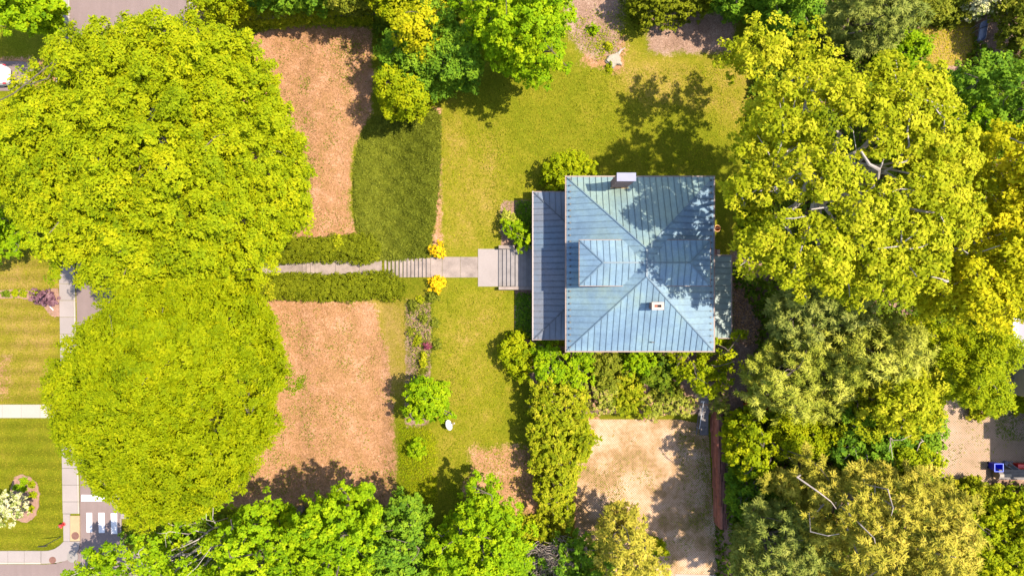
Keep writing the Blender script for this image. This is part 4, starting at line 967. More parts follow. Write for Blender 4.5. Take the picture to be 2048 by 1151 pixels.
# middle right
tree("pine_tree", "grey shaded pine just below the huge yellow-green tree", "tree", blob(1640, 625, 96, 66, .14, 63), 11.5, 9, 5, 'pine', 'pine_dark', 63, limbs=11, trunk_r=.28)
tree("pine_tree", "pale pine with yellow shoot tufts beside the shaded side path", "tree", blob(1612, 752, 116, 92, .14, 64), 10.5, 7.5, 4, 'pine', 'pine', 64, limbs=14, trunk_r=.3, lumps=.9)
tree("pine_tree", "soft pale fuzzy pine in the middle right, right of the tufted pine", "tree", blob(1762, 708, 92, 70, .12, 65), 13, 9.5, 5, 'pine', 'pine', 65, limbs=11, trunk_r=.28, dome=.6)
tree("garden_tree", "yellow-green tree with arching sprays above the paved yard", "tree", [(1810, 640), (1870, 650), (1940, 640), (2000, 650), (2018, 690), (2006, 760), (1996, 800), (1990, 828), (1960, 812), (1930, 800), (1890, 790), (1860, 760), (1840, 700)], 13, 9, 4, 'fine', 'lime', 66, limbs=9, trunk_r=.25, lumps=.7)
tree("garden_tree", "bright yellow small-leaved tree below the soft fuzzy pine", "tree", blob(1790, 800, 98, 62, .14, 67), 12.5, 9, 4, 'syc', 'syc', 67, limbs=9, trunk_r=.24, lumps=.6)
tree("garden_tree", "deep green tree with bare twigs in the middle, left of the paved yard", "tree", [(1660, 830), (1720, 800), (1800, 830), (1870, 800), (1890, 850), (1878, 900), (1868, 950), (1780, 950), (1680, 930), (1640, 890)], 9.5, 7, 3, 'maple', 'maple_deep', 68, limbs=10, twigs=4, bark=BARK_TWIG, trunk_r=.2, reach=.25)
tree("garden_tree", "yellow-green broad tree beside the red timber wall", "tree", [(1466, 850), (1484, 828), (1512, 816), (1540, 826), (1552, 860), (1545, 905), (1512, 942), (1482, 946), (1460, 918)], 8.5, 6, 2.6, 'maple', 'lime', 69, limbs=8, trunk_r=.18)
tree("garden_tree", "lime-green tree tucked below the tufted pine", "tree", blob(1610, 862, 74, 52, .14, 70), 8.5, 6.2, 3, 'fine', 'lime', 70, limbs=8, trunk_r=.18)
tree("garden_tree", "dark green leafy tree right of the lower end of the timber wall", "tree", blob(1512, 984, 50, 52, .14, 71), 5.8, 4.4, 2.4, 'maple', 'maple_deep', 71, limbs=8, trunk_r=.16)
tree("garden_tree", "sunlit yellow-green tree along the lower edge of the paved yard's left side", "tree", blob(1800, 920, 74, 44, .15, 72), 10, 7.4, 3, 'syc', 'lime', 72, limbs=8, trunk_r=.2)
shrub("smoke_bush", "rust-red bush in the shade beside the side path", "shrub", blob(1520, 808, 22, 20, .16, 73), 2.6, 'rust', 'bigshrub', 73)
shrub("garden_shrub", "blue-green bush next to the rust-red bush", "shrub", blob(1556, 818, 30, 28, .16, 74), 2.8, 'maple_deep', 'bigshrub', 74)
tree("pine_tree", "large golden pine with pale bare branches at the lower right", "tree", [(1590, 985), (1620, 950), (1665, 960), (1700, 935), (1760, 930), (1830, 945), (1900, 960), (1935, 1010), (1942, 1090), (1920, 1200), (1640, 1200), (1650, 1120), (1600, 1050)], 17.5, 11, 5, 'pine', 'pine_gold', 75, limbs=9, twigs=1, bark=BARK_TWIG, trunk_r=.3, lumps=1.0, reach=-.8, fill=.75,
     pale_limbs=[([(1605, 960), (1640, 985), (1662, 1002), (1672, 1016)], 14.5, .5, .07), ([(1632, 1071), (1655, 1070), (1678, 1066)], 15.5, .4, .05), ([(1790, 985), (1786, 1015), (1782, 1030)], 16.5, .35, .05), ([(1735, 1058), (1748, 1075), (1750, 1085)], 16.8, .35, .06)])
tree("pine_tree", "shaded olive pine at the bottom edge, left of the large golden pine", "tree", [(1500, 1030), (1544, 1000), (1600, 1012), (1640, 1060), (1660, 1120), (1650, 1200), (1480, 1200), (1474, 1110)], 13, 9, 4, 'pine', 'pine_dark', 76, limbs=12, trunk_r=.3)
tree("pine_tree", "golden outer bough of a pine reaching left above the dark green tree", "tree", [(1530, 982), (1552, 962), (1588, 948), (1612, 908), (1640, 912), (1660, 945), (1672, 985), (1668, 1022), (1632, 1010), (1600, 985), (1560, 992)], 11.5, 9.6, 7.6, 'pine', 'pine_gold', 77, limbs=4, twigs=1, trunk_r=.12, base=(20.9, -12.6), reach=-.5)
tree("garden_tree", "vivid lime tree in the bottom right corner", "tree", [(1925, 1030), (1975, 1004), (2040, 996), (2140, 990), (2140, 1220), (1930, 1220), (1935, 1120)], 8, 6, 3, 'maple', 'lime', 78, limbs=9, trunk_r=.26)
tree("garden_tree", "vivid green tree directly below the wooden deck with the blue bin", "tree", blob(2024, 1048, 60, 44, .15, 79), 3.6, 2.9, 2.2, 'maple', 'maple', 79, limbs=7, trunk_r=.18)
shrub("garden_shrub", "yellow-green spreading bush at the lower corner of the paved yard", "shrub", blob(1945, 990, 48, 36, .2, 80), 3.0, 'laurel', 'bigshrub', 80)
shrub("garden_shrub", "yellow-leaved weeping bush inside the top of the paved yard", "shrub", blob(1972, 806, 26, 34, .2, 81), 3.2, 'syc', 'bigshrub', 81)
shrub("garden_shrub", "yellow-green bush cut by the right edge beside the shaded yard", "shrub", blob(2056, 806, 16, 28, .2, 82), 2.8, 'lime', 'bigshrub', 82)

# along the bottom edge
WL = [([(330, 1124), (305, 1123), (275, 1122), (250, 1127)], 7.5, .5, .07), ([(304, 1122), (284, 1117), (267, 1116), (266, 1102)], 7.4, .4, .04), ([(311, 1118), (310, 1092), (300, 1078), (296, 1070)], 8.0, .5, .06), ([(424, 1060), (425, 1036), (426, 1010)], 9.0, .5, .06), ([(420, 1050), (412, 1038), (412, 1022)], 9.0, .4, .04),
      ([(410, 1066), (395, 1078), (378, 1086), (360, 1094)], 8.6, .5, .08), ([(344, 1060), (342, 1048), (332, 1042)], 8.2, .4, .06), ([(470, 1090), (462, 1096), (452, 1108)], 9, .4, .07), ([(452, 1046), (464, 1058)], 9, .4, .07)]
tree("sparse_tree", "thin-crowned tree with pale bare branches leaning over the lower street", "tree", [(240, 1128), (262, 1085), (290, 1040), (340, 1026), (400, 1012), (470, 996), (500, 1012), (490, 1060), (475, 1110), (480, 1200), (250, 1220), (262, 1160)], 10.5, 7, 4.6, 'thin', 'maple', 85, bark=BARK_PALE, limbs=10, twigs=2, trunk_r=.15, twig_r=.02, cover=.95, pale_limbs=WL, reach=-.1, base=(-24.5, -21.0), lumps=.5)
tree("sparse_tree", "leafy branch tips over the asphalt right of the rounded kerb corner", "tree", [(180, 1108), (196, 1090), (204, 1102), (214, 1092), (226, 1110), (240, 1122), (246, 1150), (230, 1190), (130, 1190), (128, 1150), (160, 1138), (190, 1146), (186, 1122)], 8.2, 7, 6.2, 'thin', 'maple', 86, bark=BARK_PALE, limbs=5, twigs=1, trunk_r=.08, twig_r=.018, cover=.8, base=(-27.5, -22.8), reach=-.1)
tree("maple_tree", "bright green maple at the bottom edge below the dry lawn, leftmost of the maple row", "tree", [(455, 1080), (480, 1030), (520, 1010), (560, 1020), (590, 1050), (620, 1110), (640, 1200), (440, 1220), (436, 1140)], 13, 9, 5, 'maple', 'maple', 87, limbs=9, trunk_r=.26)
tree("maple_tree", "brightest maple of the bottom row with a rounded top poking into the dry lawn", "tree", [(590, 1050), (600, 1010), (640, 1000), (682, 972), (728, 988), (748, 1030), (752, 1090), (740, 1200), (600, 1210), (600, 1120)], 13.5, 9.5, 5, 'maple', 'maple', 88, limbs=9, trunk_r=.26)
tree("maple_tree", "cooler green maple of the bottom row below the weedy strip", "tree", [(752, 1060), (776, 1020), (806, 990), (836, 1000), (850, 1040), (866, 1090), (860, 1200), (745, 1210)], 11, 7.5, 4, 'maple', 'maple_deep', 89, limbs=9, trunk_r=.24)
tree("maple_tree", "green maple of the bottom row with a pointed top touching the bare orange ground", "tree", [(930, 1010), (948, 975), (965, 956), (985, 980), (1000, 1010), (1040, 1030), (1058, 1070), (1050, 1120), (1040, 1210), (850, 1210), (862, 1120), (880, 1070), (906, 1050)], 11.5, 7.5, 4, 'maple', 'maple', 90, limbs=9, trunk_r=.25)
tree("maple_tree", "deep green maple at the bottom edge below the dry twiggy shrub", "tree", [(1055, 1130), (1110, 1118), (1130, 1100), (1160, 1086), (1200, 1090), (1215, 1120), (1222, 1220), (1040, 1220)], 8, 5.6, 3, 'maple', 'maple_deep', 91, limbs=8, trunk_r=.2)
tree("cypress_tree", "pale golden feathery cypress standing in front of the paved driveway", "tree", [(1188, 1060), (1214, 1030), (1220, 1006), (1262, 1010), (1286, 1024), (1292, 1070), (1320, 1085), (1330, 1130), (1345, 1220), (1200, 1220), (1210, 1140), (1180, 1090)], 13, 6.5, 2, 'cypress', 'pine_gold', 92, limbs=10, trunk_r=.22, dome=.8)
shrub("garden_shrub", "yellow-green bush below the tall hedge, above the dry twiggy shrub", "shrub", blob(1078, 1052, 46, 18, .15, 93), 2.2, 'laurel', 'bigshrub', 93)
shrub("garden_shrub", "small lime bush at the driveway edge right of the golden cypress", "shrub", blob(1312, 1092, 20, 16, .2, 94), 1.8, 'lime', 'shrub', 94)
shrub("garden_shrub", "olive shrub under the top right trees, left of the blue-grey slide", "shrub", blob(1905, 20, 40, 26, .16, 210), 2.6, 'olive', 'bigshrub', 210)
shrub("garden_shrub", "bright shrub in the gap between cool green maple and the small golden lawn", "shrub", blob(1905, 172, 38, 24, .18, 211), 2.4, 'maple', 'bigshrub', 211)
shrub("garden_shrub", "green shrub at the right edge below the golden-leaved tree and neighbour house", "shrub", blob(2040, 728, 26, 16, .18, 212), 1.8, 'maple_deep', 'bigshrub', 212)
def twiggy(name, label, polyc, h, seed, n=150):
    r = np.random.default_rng(seed); c = P(*polyc, 1.5); g = gz(*c[:2]); root = empty(name, (c[0], c[1], g), label, "shrub"); m = MB()
    for i in range(n):
        a = r.uniform(0, 6.28); d = r.uniform(.3, 2.6) ** 1; e = np.array([c[0] + math.cos(a) * d * 1.2, c[1] + math.sin(a) * d * .75, g + h * r.uniform(.6, 1.0) * (1 - .12 * d)])
        s0 = (c[0] + r.normal() * .5, c[1] + r.normal() * .3, g - .1); p = curve(s0, e, r, .12, 5); m.tube(p, [.05, .04, .03, .022, .012], 4)
        for k in range(3):
            b = p[2 + k % 2]; q = b + (e - b) * .9 + r.normal(size=3) * .38; m.tube([b, (b + q) / 2 + r.normal(size=3) * .06, q], [.02, .016, .008], 3)
    m.build("branches", BARK_TWIG, root)
twiggy("bare_shrub", "leafless grey-brown twiggy shrub at the bottom edge between green maples", (1108, 1090), 5.2, 95)

# ------------------------------------------------------------------ hedges and shrubs round the house
hedge("clipped_hedge", "upper clipped yew hedge along the garden walk", [(470, 486), (560, 476), (640, 474), (700, 470), (742, 470), (758, 486), (754, 512), (730, 524), (690, 518), (640, 522), (590, 519), (540, 523), (470, 522)], 1.3, 'yew', 101, z0=.2)
hedge("clipped_hedge", "lower clipped yew hedge along the garden walk, with bushy tip by the steps", [(470, 550), (560, 550), (640, 550), (700, 547), (745, 545), (778, 544), (800, 556), (818, 572), (806, 598), (776, 598), (752, 592), (700, 600), (640, 597), (560, 594), (470, 588)], 1.3, 'yew', 102, z0=.2)
for i, (x, y, w_, l_) in enumerate([(678, 488, 8, "strip of bright yellow leaves growing through the upper yew hedge"), (545, 580, 9, "patch of bright yellow leaves at the left end of the lower yew hedge")]):
    shrub("self_sown_sapling", l_, "plant", blob(x, y, w_, w_ * 1.9, .2, 103 + i), 1.62, 'syc', 'small', 103 + i, z0=.2, edge=.9)
shrub("golden_shrub", "golden yellow shrub above the top of the garden steps", "shrub", blob(873, 500, 13, 15, .24, 105), 1.0, 'forsythia', 'small', 105)
shrub("golden_shrub", "golden yellow shrub below the top of the garden steps", "shrub", blob(873, 567, 14, 17, .22, 106), 1.0, 'forsythia', 'small', 106)
shrub("round_shrub", "large rounded yellow-green shrub at the front corner of the house behind the porch roof", "shrub", [(1084, 345), (1096, 325), (1122, 308), (1150, 305), (1176, 316), (1196, 334), (1206, 356), (1170, 376), (1132, 388), (1092, 380), (1080, 362)], 3.4, 'lime', 'bigshrub', 107)
tree("garden_shrub", "bright green bush in front of the porch, above the entry steps", "shrub", blob(1036, 462, 25, 27, .14, 108), 4.2, 3.2, 2.2, 'shrub', 'maple', 108, limbs=8, trunk_r=.08, cname="foliage")
shrub("spiky_shrub", "spiky pale-leaved plant beside the green bush in front of the porch", "plant", blob(1016, 436, 17, 16, .25, 109), 1.3, 'pine', 'small', 109)
shrub("round_shrub", "rounded lime shrub at the lower left corner of the porch", "shrub", [(1005, 690), (1018, 668), (1034, 660), (1048, 672), (1060, 688), (1066, 712), (1062, 742), (1050, 756), (1034, 754), (1016, 738), (1004, 716)], 2.6, 'lime', 'bigshrub', 110)
tree("garden_tree", "broad bright green spreading tree below the porch and main roof", "tree", [(1070, 684), (1095, 680), (1110, 700), (1132, 706), (1182, 704), (1180, 740), (1188, 766), (1160, 772), (1120, 768), (1088, 762), (1072, 740)], 5.4, 4.0, 2.4, 'bigshrub', 'maple', 111, limbs=8, trunk_r=.14)
tree("tall_hedge", "tall untrimmed yellow-green hedge running down the lawn left of the driveway", "hedge", [(1068, 775), (1085, 764), (1110, 760), (1140, 768), (1162, 778), (1172, 810), (1168, 850), (1180, 880), (1172, 905), (1160, 935), (1148, 960), (1146, 1000), (1138, 1036), (1110, 1040), (1082, 1030), (1072, 990), (1070, 940), (1062, 890), (1056, 840), (1056, 800)], 5.6, 4.4, 2.2, 'bigshrub', 'laurel', 112, limbs=18, trunk_r=.1, cname="foliage", dome=.4, lumps=.2)
tree("garden_shrub", "fresh green branches bulging from the right flank of the tall hedge over the driveway", "shrub", blob(1160, 878, 27, 40, .18, 113), 4.6, 3.6, 2.0, 'bigshrub', 'lime', 113, limbs=6, trunk_r=.07, cname="foliage")
AZ = [("azalea_bush", "pink-tinged azalea bush right of the tall hedge at the driveway's top left corner", 1205, 790, 36, 30, 2.0, 'azalea', 0), ("azalea_bush", "pale green azalea bush, second along the top of the driveway", 1258, 796, 34, 28, 1.8, 'laurel', 1), ("azalea_bush", "fading pink azalea bush at the driveway's top right, by the wooden steps", 1352, 806, 38, 24, 1.8, 'azalea', 2),
      ("azalea_bush", "speckled pale azalea bush midway along the top of the driveway", 1304, 812, 30, 22, 1.5, 'azalea', 3), ("rhododendron", "olive rhododendron against the house wall beside the bright green tree", 1212, 736, 36, 36, 2.6, 'olive', 4), ("rhododendron", "bright lime bush under the eave in the middle of the house wall", 1272, 724, 26, 30, 2.6, 'maple', 5),
      ("rhododendron", "dull shaded rhododendron behind the azaleas, right of the lime bush", 1322, 740, 36, 34, 2.3, 'dark', 6), ("azalea_bush", "straggly yellow-green bush between lime bush and pale azalea", 1250, 764, 26, 18, 1.7, 'laurel', 7), ("azalea_bush", "low dark bush in front of the shaded rhododendron", 1330, 778, 28, 18, 1.5, 'olive', 8)]
for n_, l_, x, y, rx, ry, h, lf, i in AZ: shrub(n_, l_, "shrub", blob(x, y, rx, ry, .16, 120 + i), h, lf, 'shrub' if lf == 'azalea' else 'bigshrub', 120 + i, z0=ZT - .2 if y > 800 else ZT)
tree("garden_tree", "airy yellow-green tree at the lower right corner of the house above the wooden steps", "tree", [(1366, 708), (1426, 702), (1432, 684), (1470, 680), (1474, 712), (1462, 736), (1478, 742), (1470, 760), (1462, 790), (1436, 786), (1420, 806), (1412, 786), (1392, 776), (1370, 768), (1356, 740)], 6.2, 4.8, 3.0, 'thin', 'lime', 130, limbs=10, trunk_r=.12, cover=.9)
shrub("dry_shrub", "pinkish dry shrub behind the top of the timber wall", "shrub", blob(1440, 808, 14, 22, .2, 131), 1.6, 'azalea', 'shrub', 131)
tree("young_tree", "small bright green tree standing alone beside the white satellite dish", "tree", [(806, 800), (822, 776), (838, 752), (852, 750), (870, 766), (892, 776), (898, 792), (884, 804), (896, 828), (884, 836), (868, 830), (850, 846), (826, 846), (806, 834), (796, 826), (818, 812)], 5.8, 4.2, 2.4, 'bigshrub', 'maple', 132, limbs=9, trunk_r=.09, lumps=.3)
shrub("garden_shrub", "rounded light green bush in the weedy strip below the young tree", "shrub", blob(836, 896, 18, 20, .14, 133), 1.3, 'maple', 'shrub', 133)
for i, (x, y, rx, ry, h, lf, l_) in enumerate([
        (855, 690, 8, 6, .6, 'burgundy', "burgundy-leaved plant in the perennial bed beside the front lawn"), (846, 718, 9, 13, .7, 'syc', "yellow-green plant just below the burgundy plant"),
        (840, 598, 6, 6, .5, 'syc', "small yellow-green tuft near the upper end of the perennial bed"), (828, 612, 13, 10, .5, 'juniper', "dark green plant at the upper left of the perennial bed"),
        (864, 592, 12, 8, .6, 'juniper', "blue-green low plant right under the lower golden shrub"), (868, 646, 9, 7, .5, 'juniper', "dark leafy plant at the right side of the perennial bed, halfway down"),
        (846, 636, 9, 9, .6, 'juniper', "grey-green plant in the middle of the perennial bed"), (824, 662, 7, 7, .4, 'olive', "dark tuft on the left side of the perennial bed"), (872, 688, 8, 10, .6, 'juniper', "green plant right of the burgundy plant"),
        (834, 680, 9, 8, .6, 'laurel', "yellowish plant left of the burgundy plant"), (846, 740, 7, 8, .5, 'juniper', "last green tuft at the bottom of the perennial bed above the young tree"),
        (1186, 58, 10, 9, .7, 'maple', "bright green weed on the bare mulch above the white stump"), (1216, 92, 8, 6, .5, 'syc', "small yellow weed left of the white stump's upper side"), (1219, 136, 6, 8, .4, 'lime', "little lime weed at the foot of the white stump")]):
    shrub("perennial_plant", l_, "plant", blob(x, y, rx, ry, .2, 140 + i), h, lf, 'small', 140 + i, stems=4)
cover("juniper_ground_cover", [(742, 232), (775, 238), (820, 236), (868, 222), (884, 240), (880, 330), (872, 430), (860, 486), (856, 512), (790, 518), (752, 520), (740, 484), (716, 472), (705, 420), (704, 350), (712, 300), (724, 262)], 700, .28, .06, .03, .52, 'juniper', 160, zr=1.0, tilt=.55, clumps=1.1, label=None)
cover("perennial_growth", [(806, 598), (866, 600), (872, 640), (876, 700), (858, 740), (846, 790), (820, 790), (812, 700)], 75, .15, .06, .03, .3, 'olive', 171, zr=1.5, clumps=1.0)
cover("perennial_growth", [(812, 600), (862, 604), (866, 690), (850, 740), (836, 780), (822, 700)], 26, .14, .08, .03, .34, 'azalea', 172, zr=1.5, clumps=1.0)
cover("ivy_ground_cover", [(1030, 586), (1070, 584), (1070, 680), (1048, 672), (1030, 664)], 260, .14, .11, .05, .3, 'maple_deep', 161)
cover("ivy_ground_cover", [(1034, 402), (1070, 402), (1070, 488), (1052, 488), (1030, 440)], 260, .14, .11, .05, .3, 'maple_deep', 162)
cover("weedy_strip", [(798, 846), (850, 846), (874, 870), (878, 990), (850, 1030), (806, 1010), (796, 930)], 170, .16, .05, .03, .22, 'lime', 163, zr=.9)
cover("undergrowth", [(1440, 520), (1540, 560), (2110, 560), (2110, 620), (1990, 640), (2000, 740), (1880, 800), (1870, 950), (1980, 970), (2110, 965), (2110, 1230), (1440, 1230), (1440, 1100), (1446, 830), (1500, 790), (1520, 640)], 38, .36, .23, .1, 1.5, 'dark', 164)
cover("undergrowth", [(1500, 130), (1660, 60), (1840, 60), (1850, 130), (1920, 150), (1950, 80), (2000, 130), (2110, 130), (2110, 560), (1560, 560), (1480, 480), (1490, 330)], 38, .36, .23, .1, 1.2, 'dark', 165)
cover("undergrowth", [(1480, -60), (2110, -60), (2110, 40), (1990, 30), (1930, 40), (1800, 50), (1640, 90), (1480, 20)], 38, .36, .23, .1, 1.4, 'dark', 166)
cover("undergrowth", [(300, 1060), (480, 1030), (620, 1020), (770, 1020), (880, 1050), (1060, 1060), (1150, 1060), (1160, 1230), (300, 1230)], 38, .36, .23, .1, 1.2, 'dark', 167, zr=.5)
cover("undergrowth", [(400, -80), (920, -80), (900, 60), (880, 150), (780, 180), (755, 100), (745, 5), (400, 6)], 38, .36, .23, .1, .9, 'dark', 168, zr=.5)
cover("fallen_leaves", [(1466, 560), (1526, 560), (1522, 690), (1470, 690)], 90, .14, .1, .02, .1, 'straw', 169, clumps=.3)
cover("lawn_tufts", [(872, 236), (1000, 130), (1200, 140), (1480, 120), (1490, 300), (1430, 345), (1130, 345), (1076, 395), (1030, 400), (996, 490), (880, 512)], 42, .13, .05, .01, .09, 'turf', 173, clumps=1.2, tilt=.4)
cover("lawn_tufts", [(872, 560), (1020, 584), (1026, 650), (1000, 690), (1050, 770), (1060, 880), (1060, 1040), (880, 1010), (872, 860)], 42, .13, .05, .01, .09, 'turf', 174, clumps=1.2, tilt=.4)
cover("lawn_tufts", [(-60, 500), (116, 500), (122, 1090), (-60, 1100)], 40, .11, .045, .01, .06, 'turf', 175, zr=0, clumps=.5, tilt=.4)
cover("dry_grass", [(500, 68), (742, 62), (745, 225), (706, 300), (700, 420), (716, 472), (560, 478), (420, 380)], 60, .15, .04, .01, .09, 'straw', 176, zr=.2, clumps=1.2)
cover("dry_grass", [(430, 590), (640, 602), (745, 606), (790, 800), (794, 1010), (430, 1010)], 60, .15, .04, .01, .09, 'straw', 177, zr=.2, clumps=1.2)
def weeds(name, poly, n, leaf, seed, zr, rad=.35, per=26):
    """small irregular patches of weeds"""
    r = np.random.default_rng(seed); Q = P2(poly, zr); lo, hi = Q.min(0), Q.max(0); C = r.uniform(lo, hi, (n * 4, 2)); C = C[inside(Q, C)][:n]
    w = np.clip(r.lognormal(-.2, .6, len(C)), .25, 2.4); k = np.maximum(3, (per * w ** 2).astype(int)); j = np.repeat(np.arange(len(C)), k)
    X = C[j] + r.normal(size=(len(j), 2)) * rad * w[j][:, None]; X = X[inside(Q, X)]; m = len(X)
    V, F = leaf_arrays(np.column_stack([X, ground_z(X) + r.uniform(.02, .12, m)]), np.array([0, 0, 1.]) + r.normal(size=(m, 3)) * .4, .12, .06, r)
    leaves_obj(name, V, F, np.repeat(np.clip(.5 + r.normal(0, .18, m), 0, 1), 4), LM[leaf])
weeds("weeds", [(500, 80), (735, 70), (740, 225), (706, 300), (700, 420), (716, 465), (600, 470), (560, 300)], 70, 'olive', 178, .2)
weeds("weeds", [(520, 600), (640, 606), (760, 606), (790, 800), (794, 1000), (470, 990), (560, 800)], 110, 'olive', 179, .2)
cover("rough_grass", [(1404, 880), (1420, 874), (1432, 1050), (1444, 1110), (1424, 1090), (1404, 1008), (1394, 940)], 75, .16, .05, .06, .20, 'olive', 203, zr=ZD, edge=.75)
weeds("weeds", [(1165, 838), (1390, 850), (1415, 880), (1420, 1120), (1300, 1130), (1180, 1000)], 60, 'olive', 198, ZD, .3, 20)
weeds("weeds", [(1885, 800), (2000, 770), (2040, 900), (1900, 960)], 25, 'olive', 199, ZT, .3, 20)
weeds("weeds", [(1985, 780), (2045, 770), (2045, 880), (1990, 880)], 45, 'dark', 204, ZT, .3, 30)
weeds("weeds", [(1345, 860), (1415, 880), (1424, 1060), (1380, 1060)], 45, 'olive', 205, ZD, .28, 22)
cover("lawn_tufts", [(1842, 48), (1944, 48), (1946, 126), (1850, 130)], 70, .13, .05, .01, .1, 'gold', 206, clumps=1.0, tilt=.4)
weeds("weeds", [(1130, 0), (1255, 0), (1250, 110), (1190, 124), (1140, 80)], 40, 'laurel', 200, ZT, .3, 22)
weeds("clover", [(880, 150), (1480, 130), (1480, 330), (1000, 480), (880, 500)], 60, 'lime', 201, ZT, .5, 14)
weeds("clover", [(876, 570), (1020, 590), (1050, 800), (1050, 1000), (880, 1000)], 40, 'lime', 202, ZT, .5, 14)
tree("bank_shrub", "low green scrub on the grass corner right of the crosswalk", "shrub", [(242, 1066), (256, 1064), (268, 1082), (262, 1096), (250, 1092)], 1.4, .9, .2, 'shrub', 'maple_deep', 170, limbs=5, trunk_r=.04, cname="foliage")

# ------------------------------------------------------------------ beds across the street
def mulch(name, poly, z=.045, seed=1):
    Q = P2(poly, z); r = np.random.default_rng(seed); n = len(Q); pts = []
    for i in range(n):
        for t in np.linspace(0, 1, 7)[:-1]: pts.append(tuple(Q[i] + (Q[(i + 1) % n] - Q[i]) * t + r.normal(0, .035, 2)))
    tag(MB().prism(pts, -.1, z).build(name, MULCH), kind='structure')
mulch("mulch_bed", [(-100, 580), (90, 580), (104, 576), (117.5, 576), (118.5, 632), (104, 632), (92, 620), (84, 608), (72, 600), (40, 597), (-100, 596)], seed=3)
mulch("mulch_bed", [(30, 952), (42, 948), (60, 952), (74, 966), (78.5, 986), (77, 1010), (70, 1032), (58, 1042), (46, 1044), (30, 1038), (14, 1030), (10, 1004), (20, 980), (24, 962)], seed=4)
shrub("purple_shrub", "dark purple-leaved small tree at the end of the mulch strip beside the pavement", "tree", blob(86, 597, 18, 14, .16, 180), 2.2, 'purple', 'shrub', 180)
MB().tube([P(99, 610, .05), P(104, 616, .05)] if False else [P(97, 609, .12), P(106.5, 619.5, .08)], .055, 8).build("pipe", WPAINT)
bpy.data.objects["pipe"]["label"] = "short white pipe lying on mulch beside the purple tree"; bpy.data.objects["pipe"]["category"] = "pipe"
for i, (x, lf) in enumerate([(66, 'syc'), (44, 'laurel'), (27, 'lime'), (10.5, 'dark')]):
    shrub("bedding_plant", ["yellow-green tuft, nearest of four to the purple tree in the mulch strip", "rounded yellow-green plant, second from the purple tree in the mulch strip", "flat lime plant, third from the purple tree in the mulch strip", "small dark green plant, farthest from the purple tree in the mulch strip"][i], "plant",
          blob(x, 586 + (i == 0), 6.2, 5.5, .15, 181 + i), .5, lf, 'small', 181 + i, stems=3)
for i, (x, y, r_, l_) in enumerate([(45, 960, 8, "leafy tuft at the top of the kidney-shaped mulch bed"), (62, 968, 9.5, "largest green tuft at the upper right of the kidney-shaped bed"), (46, 976, 7.5, "yellowish tuft in the middle of the kidney-shaped bed"), (65, 989, 7.5, "green tuft on the right side of the kidney-shaped bed"), (32, 974, 5.5, "small tuft on the left side of the kidney-shaped bed"), (60, 1016, 4.5, "tiny tuft alone in the lower part of the kidney-shaped bed")]):
    shrub("bedding_plant", l_, "plant", blob(x, y, r_ * .72, r_ * .66, .2, 190 + i), .4, 'lime' if i % 2 else 'maple', 'small', 190 + i, stems=3)
tree("blossom_tree", "small white-flowering tree at the left edge over the kidney-shaped bed", "tree", [(-35, 1000), (-5, 992), (18, 986), (34, 992), (42, 1006), (43, 1024), (34, 1033), (24, 1048), (0, 1048), (-35, 1044)], 4.2, 2.9, 1.4, 'shrub', 'white', 197, limbs=8, trunk_r=.09)

# ------------------------------------------------------------------ small things
c = P(127, 1046.5, .1); hy = empty("fire_hydrant", c, "small red fire hydrant at the lawn edge beside the pavement", "hydrant")
RED = plain("red_hydrant_paint", (.40, .022, .022), .15, 5, .5, .5)
MB().lathe([(.17, .08), (.17, .14), (.12, .16), (.12, .58), (.15, .6), (.15, .64), (.13, .70), (.07, .76), (.03, .78), (.03, .83)], c[0], c[1], 16).build("body", RED, hy)
m = MB(); m.tube([(c[0] - .24, c[1], .46), (c[0] + .24, c[1], .46)], .065, 10); m.tube([(c[0], c[1], .44), (c[0], c[1] - .25, .44)], .085, 10); m.build("outlet", RED, hy)
MB().lathe([(.05, .83), (.05, .88)], c[0], c[1], 5).build("nut", plain("green_paint", (.03, .16, .06), .1), hy)

b0 = P(121, 1072, .1); tp = (b0[0] - .04, b0[1], 2.45)
sg = empty("street_sign", b0, "slim dark street sign post on the lawn corner with edge-on panel", "street sign")
MB().tube([b0, tp], .035, 8).build("post", DARKM, sg)
m = MB(); m.bar((tp[0] - .46, tp[1] - .03, 2.30), (tp[0] + .30, tp[1] + .0, 2.30), .03, .24); m.build("sign_panel", DARKM, sg)
m = MB(); m.bar((tp[0] - .05, tp[1], 2.18), (tp[0] + .05, tp[1], 2.18), .08, .05); m.build("bracket", DARKM, sg)

# satellite dish
dz = ZT + .75; dc = Vector(P(897.5, 849, dz)); sd = empty("satellite_dish", (dc.x, dc.y, ZT), "white oval satellite dish on a short post in the front lawn", "satellite dish")
dn = Vector((.80, .32, .50)).normalized(); du = dn.cross(Vector((0, 0, 1))).normalized(); dv = du.cross(dn).normalized()
def dishm(th):
    v = [tuple(dc - dn * (.10 + th))]; f = []; nr, ns = 5, 24
    for i in range(1, nr + 1):
        for k in range(ns):
            a_ = 2 * math.pi * k / ns; q = i / nr
            v.append(tuple(dc + du * .46 * q * math.cos(a_) + dv * .44 * q * math.sin(a_) - dn * (.10 * (1 - q * q) + th)))
    for k in range(ns): f.append((0, 1 + k, 1 + (k + 1) % ns))
    for i in range(nr - 1):
        for k in range(ns): f.append((1 + i * ns + k, 1 + (i + 1) * ns + k, 1 + (i + 1) * ns + (k + 1) % ns, 1 + i * ns + (k + 1) % ns))
    return v, f
m = MB(); m.add(*dishm(0)); m.add(*dishm(.02)); m.build("reflector", WPAINT, sd, smooth=True)
fe = dc + dn * .48 - dv * .12
m = MB(); m.tube([dc - dv * .40, fe], .022, 6); m.tube([dc + du * .25 - dv * .2, fe], .015, 6); m.build("feed_arm", GREYM, sd)
